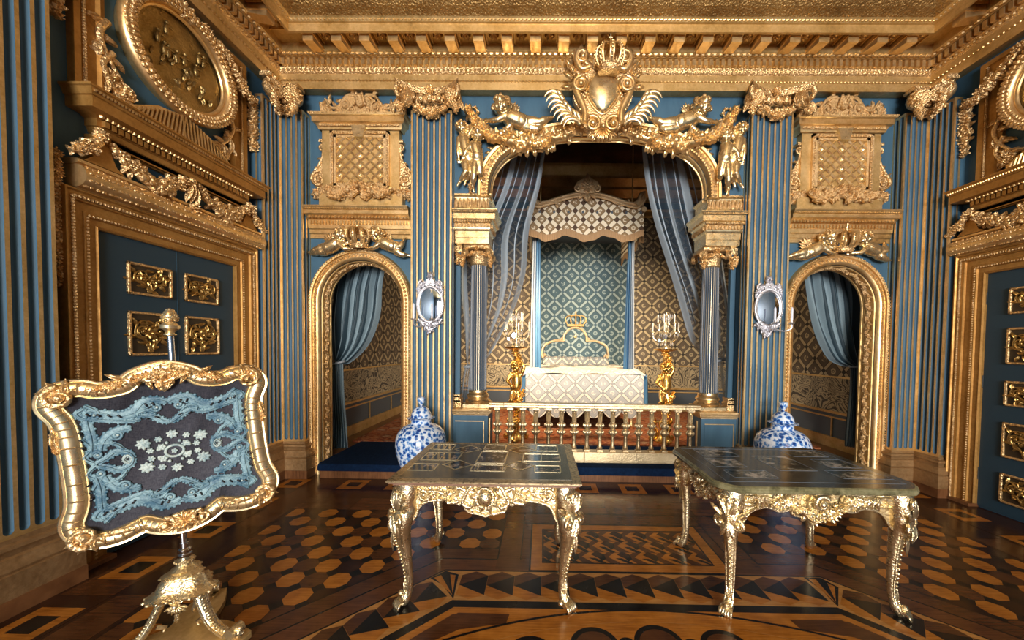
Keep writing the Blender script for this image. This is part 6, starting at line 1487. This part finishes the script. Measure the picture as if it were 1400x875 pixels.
def table(style, cx, cy, hx, hy, lx, ly, label):
    t = empty('console_table', label, 'table', (cx, cy, 0)); zt = .80
    mg = M_GILT
    first = leg_mesh(style).build('leg', mg, t, ang=60); first.location = (-lx, -ly, 0)
    for s1, s2, rz in ((1, -1, 90), (1, 1, 180), (-1, 1, 270)):
        c = first.copy(); COL.objects.link(c); c.parent = t; c.location = (s1*lx, s2*ly, 0); c.rotation_euler = (0, 0, R(rz))
    for L, loc, rz in ((2*lx, (0, -ly, 0), 0), (2*lx, (0, ly, 0), 180), (2*ly, (-lx, 0, 0), -90), (2*ly, (lx, 0, 0), 90)):
        o = apron_mesh(L, style).build('apron', mg, t, loc, (0, 0, rz), ang=60)
    if style == 1:
        mb = MB(); mb.box(-hx+.03, hx-.03, -hy+.03, hy-.03, .762, .778); mb.box(-hx+.008, hx-.008, -hy+.008, hy-.008, .775, .790, 0, b=.004); mb.build('top_underside', M_PINKW, t)
        mb = MB(); mb.box(-hx, hx, -hy, hy, .785, .7985, b=.003); mb.build('border', M_INLAY, t)
        mb = MB(); mb.box(-hx+.055, hx-.055, -hy+.06, hy-.06, .795, zt); top = mb.build('table_top', M_SLATE, t)
        mb = MB(); mb.box(-hx+.055, hx-.055, -hy+.0575, -hy+.0605, .7985, .8003); gs = MB(); dk = MB(); e = .0006
        def panel(P):
            P = [(x-cx, y-cy) for x, y in P]; dk.flatpoly(P, zt+.0005)
            n = len(P)
            for i in range(n):
                a = Vector(P[i]); b = Vector(P[(i+1) % n]); d = (b-a).normalized(); nn = Vector((-d.y, d.x))*.0045
                gs.add([(*(a+nn), zt+.0008), (*(b+nn), zt+.0008), (*(b-nn), zt+.0008), (*(a-nn), zt+.0008), (*(a+nn), zt+.002), (*(b+nn), zt+.002), (*(b-nn), zt+.002), (*(a-nn), zt+.002)], [(4, 5, 6, 7), (0, 1, 5, 4), (2, 3, 7, 6)])
        def rc(x0, x1, y0, y1): panel([(x0, y0), (x1, y0), (x1, y1), (x0, y1)])
        for xs, w in ((-1, (-1.50, -1.335)), (1, (-.69, -.525))):
            rc(*w, -1.515, -1.372); rc(*w, -1.985, -1.858)
        rc(-1.49, -1.235, -1.775, -1.603); rc(-.78, -.517, -1.765, -1.60); rc(-1.092, -.928, -1.522, -1.367); rc(-1.097, -.90, -1.822, -1.552); rc(-1.103, -.883, -1.98, -1.862)
        for c0 in (-1.215, -.80):
            panel([(c0-.10, -1.507), (c0, -1.605), (c0+.105, -1.503), (c0, -1.395)]); panel([(c0-.095, -1.87), (c0+.01, -1.962), (c0+.105, -1.868), (c0, -1.773)])
        for x, y0, y1 in ((-1.45, -1.515, -1.372), (-1.40, -1.515, -1.372), (-1.36, -1.775, -1.603), (-1.42, -1.775, -1.603), (-.65, -1.765, -1.6), (-1.08, -1.98, -1.862), (-1.06, -1.98, -1.862), (-.90, -1.98, -1.862)):
            gs.box(x-cx-.003, x-cx+.003, y0-cy, y1-cy, zt+.0008, zt+.002)
        dk.build('shell_panels', M_PICD, top); gs.build('brass_stringing', M_BRASS, top)
    else:
        def outline(k, z):
            a, b, c = hx-k, hy-k, .105
            P = []
            for sx, sy in ((-1, -1), (1, -1), (1, 1), (-1, 1)):
                seq = [(sx*a, sy*(b-c)), (sx*(a-.02), sy*(b-c+.035)), (sx*(a-.045), sy*(b-.045)), (sx*(a-c+.035), sy*(b-.02)), (sx*(a-c), sy*b)]
                if sx*sy < 0: seq = list(reversed(seq))
                P += seq
            # order counter-clockwise starting front left
            return [(x, y, z) for x, y in P]
        mb = MB(); prof = [(.03, .755), (.010, .756), (.0, .766), (-.002, .780), (.004, .786), (.002, .792), (.012, .80)]; n = 20; vs = []
        for k, z in prof: vs += outline(k, z)
        fs = [(i*n+j, i*n+(j+1) % n, (i+1)*n+(j+1) % n, (i+1)*n+j) for i in range(len(prof)-1) for j in range(n)]+[tuple(range(n-1, -1, -1))]
        fs.append(tuple(range(6*n, 7*n))); mb.add(vs, fs); mb.build('marble_edge', M_GREENM, t)
        mb = MB(); o = outline(.012, .8001); mb.add(o, [tuple(range(n))]); top = mb.build('table_top', M_SLATE, t)
        dk = MB(); gs = MB()
        for x0, x1, y0, y1 in ((.55, .826, -1.585, -1.405), (.53, .745, -1.825, -1.648), (.545, .823, -2.03, -1.885), (.915, 1.17, -1.885, -1.565), (1.23, 1.50, -1.565, -1.405), (1.31, 1.525, -1.812, -1.622), (1.22, 1.535, -2.02, -1.862)):
            x0 -= cx; x1 -= cx; y0 -= cy; y1 -= cy; dk.flatpoly(rect(x0, x1, y0, y1), .8006)
            for a, b, c, d in ((x0, x1, y0, y0+.004), (x0, x1, y1-.004, y1), (x0, x0+.004, y0, y1), (x1-.004, x1, y0, y1)): gs.box(a, b, c, d, .8005, .8014)
        x0, x1, y0, y1 = -hx+.075, hx-.075, -hy+.085, hy-.075
        for a, b, c, d in ((x0, x1, y0, y0+.003), (x0, x1, y1-.003, y1), (x0, x0+.003, y0, y1), (x1-.003, x1, y0, y1)): gs.box(a, b, c, d, .8005, .8012)
        dk.build('landscape_panels', M_PIC, top); gs.build('panel_lines', M_GREYL, top)
    return t
M_GILT = gold('bright_table_gilding', (.74, .60, .36), (.92, .80, .55), .27, .95, .005, .45, 90)
M_GREYL = mat('grey_inlay_lines', (.20, .24, .30), .2)
table(1, -.985, -1.735, .575, .435, .475, .335, 'gilded carved table with dark inlaid top of brass-edged panels, left of the pair')
table(2, 1.0, -1.745, .61, .435, .49, .335, 'gilded carved table with green marble edge and landscape panels, right of the pair')

# ================================================================ FIRE SCREEN
FX, FY, TH = -2.56, -2.36, 37
t = empty('fire_screen', 'gilded fire screen on a steel pole with blue beaded embroidery on dark cloth', 'fire screen', (FX, FY, 0))
mb = MB(); mb.tube([(.0, 0, .40), (-.055, 0, 1.63)], .0135, 16); mb.lathe([(.024, .44), (.03, .45), (.03, .462), (.024, .466), (.027, .475), (.027, .487), (.019, .495), (.019, .52)], 20); mb.build('pole', M_STEEL, t)
mb = MB(T(-.056, 0, 1.625)); mb.lathe([(.014, 0), (.026, .006), (.026, .012), (.016, .016), (.022, .03), (.038, .04), (.040, .055), (.03, .065), (.022, .075), (.028, .09), (.030, .108), (.022, .13), (.010, .142), (.001, .148)], 20)
for r_ in range(5):
    for k in range(9): th = 2*PI*(k+r_*.5)/9; q = (.028, .030, .026, .019, .011)[r_]; mb.ball((q*math.cos(th), q*math.sin(th), .085+.013*r_), .007, 6, 4)
mb.build('pinecone_finial', M_GOLDB, t, ang=50)
# frame in its own plane : local x along the frame, z up, rolled 5.5 degrees
fm = Matrix.Translation((-.025+.040, -.054, 1.035)) @ Euler((0, 0, R(TH))).to_matrix().to_4x4() @ Euler((0, R(-5.5), 0)).to_matrix().to_4x4()
HW, HH = .335, .345
def fpath(k=0.0):
    P = [(-HW, -.15), (-HW+.005, .10), (-HW-.005, .22), (-HW-.035, .30), (-HW-.01, .355), (-HW+.06, .365), (-.22, .345), (-.14, .355), (-.09, .395), (0, .425), (.09, .395), (.14, .355), (.22, .345), (HW-.06, .365), (HW+.01, .355), (HW+.035, .30), (HW+.005, .22), (HW-.005, .10), (HW, -.15), (HW+.03, -.27), (HW-.01, -.345), (HW-.09, -.365), (HW-.18, -.34), (.14, -.335), (.08, -.375), (0, -.395), (-.08, -.375), (-.14, -.335), (-HW+.18, -.34), (-HW+.09, -.365), (-HW+.01, -.345), (-HW-.03, -.27)]
    Q = []; n = len(P)
    for i in range(n):
        p0, p1, p2, p3 = P[i-1], P[i], P[(i+1) % n], P[(i+2) % n]
        for j in range(6):
            s_ = j/6; Q.append(tuple(.5*((2*p1[c])+(-p0[c]+p2[c])*s_+(2*p0[c]-5*p1[c]+4*p2[c]-p3[c])*s_*s_+(-p0[c]+3*p1[c]-3*p2[c]+p3[c])*s_**3) for c in (0, 1)))
    return Q
Q = fpath(); nq = len(Q); path = []
for i in range(nq):
    a = Vector(Q[i-1]); b = Vector(Q[(i+1) % nq]); d = (b-a).normalized(); path.append(((Q[i][0], 0, Q[i][1]), (-d.y, 0, d.x), (0, -1, 0)))
mb = MB(fm)
def wmod(i): return 1.0+.25*math.sin(i*.0)
mb.sweep([(.042, -.004), (.047, .006), (.042, .014), (.034, .012), (.028, .022), (.010, .030), (-.010, .030), (-.024, .020), (-.030, .012), (-.036, .014), (-.040, .004), (-.040, -.010), (-.02, -.018), (.03, -.018), (.042, -.004)], path, closed=True)
fo = mb.build('frame', M_GOLDB, t, ang=60)
mb = MB(fm)
for i in range(0, nq, 2):                              # gadroon cuts along the roll
    p, a, b = path[i]; p = Vector(p); a = Vector(a)
    mb.tube([tuple(p+a*q+Vector((0, -y_, 0))) for q, y_ in ((.024, .023), (.010, .032), (-.006, .033), (-.02, .024))], .004, 5)
g_ = mb.build('gadroons', M_GOLDB, fo, ang=60); g_['kind'] = 'stuff'
for s in (-1, 1):
    for z_, a0 in ((.335, 90), (-.325, -90)):
        mb = MB(fm); mb.scroll(s*(HW-.005), z_, .045, 1.3, a0, -s if z_ > 0 else s, .014, -.022)
        for a in (20, 60, 100, 140): mb.leaf(s*(HW-.015), z_, (a if z_ > 0 else -a) if s > 0 else (180-a if z_ > 0 else a-180), .085, .032, .018, -.022, .4, 3)
        mb.leaf(s*(HW-.06), z_*1.05, 180 if s > 0 else 0, .14, .04, .016, -.024, .3, 5); mb.build('corner_carving', M_GOLDC, fo, ang=60)
    mb = MB(fm); mb.leaf(s*(HW+.03), .20, -80 if s > 0 else 260, .10, .03, .02, -.01, .4, 4); mb.garland([(s*(HW+.03), .20), (s*(HW+.035), .08)], .016, 4, -.0, 0, 1.5); mb.build('side_spray', M_GOLDC, fo, ang=60)
    mb = MB(fm); mb.garland([(s*.12, .375), (s*.17, .368), (s*.22, .355)], .02, 6, -.02, 0, 1.6); mb.leaf(s*.13, .385, 30 if s > 0 else 150, .07, .03, .02, -.01, .5, 3); mb.build('leaf_spray', M_GOLDC, fo, ang=60)
mb = MB(fm)
for s in (-1, 1): mb.vine([(s*.10, .40), (s*.05, .375), (s*.0, .36)], .012, -.03, 0, 5, .05, 3)
mb.garland([(-.10, .39), (-.04, .40), (.04, .40), (.10, .39)], .026, 8, -.02, 0, 2.2); mb.leaf(0, .39, -90, .08, .06, .03, -.025, .5, 4)
mb.tube([(x, -.015, z) for x, z in smooth2([(-.14, .375), (-.08, .425), (0, .445), (.08, .425), (.14, .375)], 4)], .012, 7); mb.build('crest_carving', M_GOLDC, fo, ang=60)
mb = MB(fm)
for s in (-1, 1): mb.scroll(s*.07, -.365, .035, 1.3, 90, s, .011, -.03)
for k in range(7): mb.leaf(0, -.36, -90+(k-3)*28, .06, .03, .025, -.03, .5, 2)
for k in range(5): mb.leaf(0, -.36, 90+(k-2)*28, .05, .028, .022, -.03, .5, 2)
mb.tube([(.075*math.cos(a*PI/12), -.025, -.37+.045*math.sin(a*PI/12)) for a in range(24)], .010, 6, closed=True); mb.build('shell_carving', M_GOLDC, fo, ang=60)
def _cloth(nt, b):
    v = coords(nt); w_ = noise(nt, coords(nt, (400, 400, 60)), 1, 2); w2 = noise(nt, coords(nt, (60, 60, 400)), 1, 2)
    nt.links.new(ramp(nt, math_(nt, 'ADD', math_(nt, 'MULTIPLY', w_, .5), math_(nt, 'MULTIPLY', w2, .5)), [(.4, (.032, .034, .048)), (.6, (.070, .070, .088))]), b.inputs['Base Color'])
M_CLOTH = mat('dark_grey_cloth', (.07, .07, .09), .8, 0, .2, _cloth)
mb = MB(fm); inner = [(x*.93, z*.93) for x, z in Q]; mb.add([(x, -.004, z) for x, z in inner]+[(x, .012, z) for x, z in inner], [tuple(range(nq)), tuple(range(2*nq-1, nq-1, -1))]+[(i, (i+1) % nq, nq+(i+1) % nq, nq+i) for i in range(nq)]); cl_ = mb.build('cloth_panel', M_CLOTH, t, ang=180)
def _emb(c1, c2, sc):
    def f(nt, b):
        v = coords(nt); n = math_(nt, 'ADD', math_(nt, 'MULTIPLY', noise(nt, v, sc, 3), .7), math_(nt, 'MULTIPLY', noise(nt, v, 120, 2), .4)); nt.links.new(ramp(nt, n, [(.42, c1), (.66, c2)]), b.inputs['Base Color']); bump(nt, b, noise(nt, v, 300, 2), .6, .002)
    return f
M_EMB = mat('blue_beadwork', (.2, .4, .5), .5, 0, .5, _emb((.035, .11, .18), (.22, .36, .42), 16))
M_EMBW = mat('pale_beadwork', (.5, .6, .55), .5, 0, .5, _emb((.20, .30, .33), (.46, .54, .52), 18))
M_EMBK = mat('black_beads', (.01, .01, .015), .3)
mb = MB(fm); bk = MB(fm); wh = MB(fm); y_ = -.006
def strip(pts, w, m_=mb, h=.005, fr=True):
    pts = [(x*.90, z) for x, z in pts]; P = smooth2(pts, 5); k = len(P); w *= 1.0
    m_.tube([(x, y_, z) for x, z in P], [w*(.55+.45*math.sin(PI*min(1, (i+.6)/k))) for i in range(k)], 8, flat=.22, up=(0, 1, 0))
    if not fr: return
    m_.tube([(x, y_-.004, z) for x, z in P], .0045, 5)
    for i in range(1, k-1, 2):                         # feathered lobes along the ribbon
        d = Vector((P[i+1][0]-P[i-1][0], P[i+1][1]-P[i-1][1])).normalized(); ww = w*(.55+.45*math.sin(PI*min(1, (i+.6)/k)))
        for s_ in (-1, 1): m_.ball((P[i][0]-d.y*s_*ww*.95, y_-.001, P[i][1]+d.x*s_*ww*.95), (ww*.30, .004, ww*.30), 8, 6)
for sx in (-1, 1):
    for sz in (-1, 1):
        q = lambda pts: [(sx*x, sz*z) for x, z in pts]
        strip(q([(.30, .255), (.24, .235), (.18, .215), (.13, .225), (.09, .265), (.04, .27), (0, .255)]), .026); strip(q([(.30, .22), (.22, .20), (.15, .185), (.11, .19)]), .015); strip(q([(.295, .27), (.30, .20), (.295, .12), (.305, .04)]), .020); strip(q([(.30, .27), (.33, .25), (.30, .22), (.26, .245), (.30, .285)]), .014)
        strip(q([(.27, .06), (.25, .11), (.20, .145), (.15, .15)]), .024); strip(q([(.31, .0), (.26, .02), (.22, .045), (.175, .03), (.16, 0)]), .017); strip(q([(.28, .10), (.22, .085), (.19, .05)]), .010); strip(q([(.12, .20), (.07, .195), (.03, .165), (0, .15)]), .017); strip(q([(.11, .19), (.12, .215), (.08, .225), (.05, .20)]), .010); strip(q([(.33, .13), (.30, .08), (.33, .04), (.29, .0)]), .012); strip(q([(.20, .0), (.18, .02), (.165, 0)]), .010, wh)
        for cx_, cz_, r_, dd in ((.275, .235, .030, 1), (.205, .125, .024, -1), (.045, .235, .022, -1), (.285, .045, .020, 1)):
            sp = [((cx_+r_*(1-i/22)*math.cos(dd*i*.5))*.90*sx, y_-.004, (cz_+r_*(1-i/22)*math.sin(dd*i*.5))*sz) for i in range(20)]; mb.tube(sp, .0058, 6, flat=.5, up=(0, 1, 0)); wh.ball((sp[-1][0], y_-.006, sp[-1][2]), (.006, .004, .006), 6, 5)
        for k in range(4): bk.tube([(sx*(.16+.032*k), y_-.008, sz*(.208+.008*k)), (sx*(.172+.032*k), y_-.008, sz*(.222+.008*k))], .0042, 6)
        for k in range(3): bk.tube([(sx*.29, y_-.008, sz*(.08+.035*k)), (sx*.30, y_-.008, sz*(.095+.035*k))], .004, 6)
        for k in range(2): bk.tube([(sx*(.045+.025*k), y_-.008, sz*(.245-.0*k)), (sx*(.052+.025*k), y_-.008, sz*(.262))], .004, 6); bk.tube([(sx*(.035+.035*k), y_-.008, sz*.182), (sx*(.05+.035*k), y_-.008, sz*.19)], .004, 6)
        wh.flower(sx*.105, sz*.060, .030, .008, y_, 8); wh.flower(sx*.052, sz*.072, .017, .008, y_, 6); wh.flower(sx*.045, sz*.030, .019, .008, y_, 6); wh.flower(sx*.085, sz*.020, .016, .008, y_, 6)
wh.flower(0, .088, .024, .008, y_, 7); wh.flower(0, -.088, .024, .008, y_, 7); wh.tube([(.034*math.cos(a*PI/8), y_, .03*math.sin(a*PI/8)) for a in range(16)], .007, 6, closed=True); wh.flower(0, 0, .014, .008, y_, 5)
for a in range(8): wh.ball((.062*math.cos(a*PI/4+.4), y_-.003, .052*math.sin(a*PI/4+.4)), (.008, .005, .008), 6, 5)
mb.build('blue_embroidery', M_EMB, cl_, ang=180); wh_ = wh.build('white_flower_embroidery', M_EMBW, cl_, ang=180); wh_['kind'] = 'stuff'; bk_ = bk.build('black_beads', M_EMBK, cl_, ang=180); bk_['kind'] = 'stuff'
# tripod base
mb = MB(); TB = T(0, 0, 0, 0, 0, -8)
def trib(z, r, k=.35):                                # concave-sided triangular section
    P = []
    for i in range(24):
        th = 2*PI*i/24; a = (th % (2*PI/3))-PI/3; q = r*(1-k+k*abs(math.sin(a*1.5))**1.6)
        P.append((q*math.cos(th), q*math.sin(th), z))
    return P
prof = [(.255, .125), (.262, .150), (.275, .155), (.285, .140), (.295, .118), (.33, .105), (.352, .085), (.358, .092), (.368, .095), (.375, .080), (.385, .06)]
vs = []
for z, r in prof: vs += [TB @ Vector(p) for p in trib(z, r)]
mb.add(vs, [(i*24+j, i*24+(j+1) % 24, (i+1)*24+(j+1) % 24, (i+1)*24+j) for i in range(len(prof)-1) for j in range(24)]+[tuple(range(23, -1, -1)), tuple(range((len(prof)-1)*24, len(prof)*24))])
for p in trib(.27, .153)[::1]: mb.ball(TB @ Vector(p), (.011, .011, .008), 6, 5)
for p in trib(.363, .094)[::2]: mb.ball(TB @ Vector(p), (.008, .008, .006), 6, 4)
mb.lathe([(.06, .383), (.052, .39), (.035, .40), (.030, .412), (.040, .42), (.040, .43), (.025, .44)], 20)
for k in range(14): th = 2*PI*k/14; mb.ball((.038*math.cos(th), .038*math.sin(th), .425), .007, 6, 4)
mb.build('carved_block', M_GILT, t, ang=50)
LA = (-8, 112, 232)
for a in LA:
    mb = MB(T(0, 0, 0, 0, 0, a)); P = smooth2([(.07, .27), (.10, .22), (.13, .15), (.17, .09), (.24, .05), (.30, .042), (.335, .06), (.33, .09), (.30, .092), (.295, .07)], 5)
    mb.tube([(x, 0, z) for x, z in P], [.030-.00035*i for i in range(len(P))], 10, flat=.7, up=(0, 0, 1))
    for s in (-1, 1): mb.tube([(x, s*.024, z+.008) for x, z in P[:-12]], .006, 6)
    for i in range(3, len(P)-12, 1): mb.ball((P[i][0]+.006, 0, P[i][1]+.02), (.008, .014, .006), 6, 4)
    mb.tube([(.305, -.035, .078), (.305, .035, .078)], .026, 14); mb.tube([(.11, 0, .12), (.075, 0, .10), (.085, 0, .08)], [.012, .010, .006], 7)
    lg = mb.build('leg', M_GILT, t, ang=60)
    mb = MB(T(0, 0, 0, 0, 0, a)); mb.box(.25, .35, -.055, .055, 0, .035, b=.006); mb.build('foot_block', M_GOLDM, lg)
mb = MB(); P = []                                      # triangular plinth with concave sides
for i in range(3):
    a0 = LA[i]; a1 = LA[(i+1) % 3]+(360 if LA[(i+1) % 3] < a0 else 0)
    for k in range(9):
        q = k/8; a = R(a0+9+(a1-a0-18)*q); r = .35-.24*math.sin(PI*q)**.8; P.append((r*math.cos(a), r*math.sin(a)))
n = len(P); mb.add([(x, y, .005) for x, y in P]+[(x, y, .04) for x, y in P], [tuple(range(n-1, -1, -1)), tuple(range(n, 2*n))]+[(i, (i+1) % n, n+(i+1) % n, n+i) for i in range(n)])
mb.build('plinth', M_GOLDM, t)
for a in (52, 172, 292):
    mb = MB(T(0, 0, 0, 0, 0, a+90)); 
    for k in range(7): mb.leaf(0, .235, -90+(k-3)*22, .055, .018, .014, -.085, .8, 2)
    for k in range(5): mb.leaf(0, .235, 90+(k-2)*26, .045, .016, .014, -.085, .8, 2)
    mb.ball((0, -.10, .235), .012); mb.leaf(0, .19, -90, .05, .025, .014, -.085, .7, 2); mb.build('shell_ornament', M_GILT, t, ang=60)

# ================================================================ groups of repeated things
G_ = {'fluted_pilaster': 'fluted pilasters of the walls', 'corner_pilaster': 'corner pilasters', 'arch_surround': 'side arch frames', 'small_entablature': 'cornices over the side arches', 'lattice_aedicule': 'lattice panels over the side arches',
      'impost_block': 'blocks carrying the great arch', 'fluted_column': 'columns flanking the bed', 'pedestal': 'pedestals of the columns', 'overdoor': 'cornices above the doors', 'oval_medallion': 'oval medallions above the doors', 'draped_curtain': 'tied back curtains',
      'reclining_cherub': 'cherubs on the great arch', 'standing_cherub': 'cherubs above the columns', 'flying_cherub': 'cherubs holding crowns', 'crown': 'gilded crowns', 'arch_garland': 'garlands of the great arch', 'candle_stand': 'candle stands beside the bed',
      'crystal_candelabrum': 'crystal candelabra', 'lidded_vase': 'blue and white vases', 'oval_mirror': 'silver mirrors', 'console_table': 'gilded tables', 'step_carpet': 'navy step carpets'}
for o in list(bpy.data.objects):
    if o.parent is None and 'label' in o:
        n_ = o.name.split('.')[0]
        if n_ in G_: o['group'] = G_[n_]
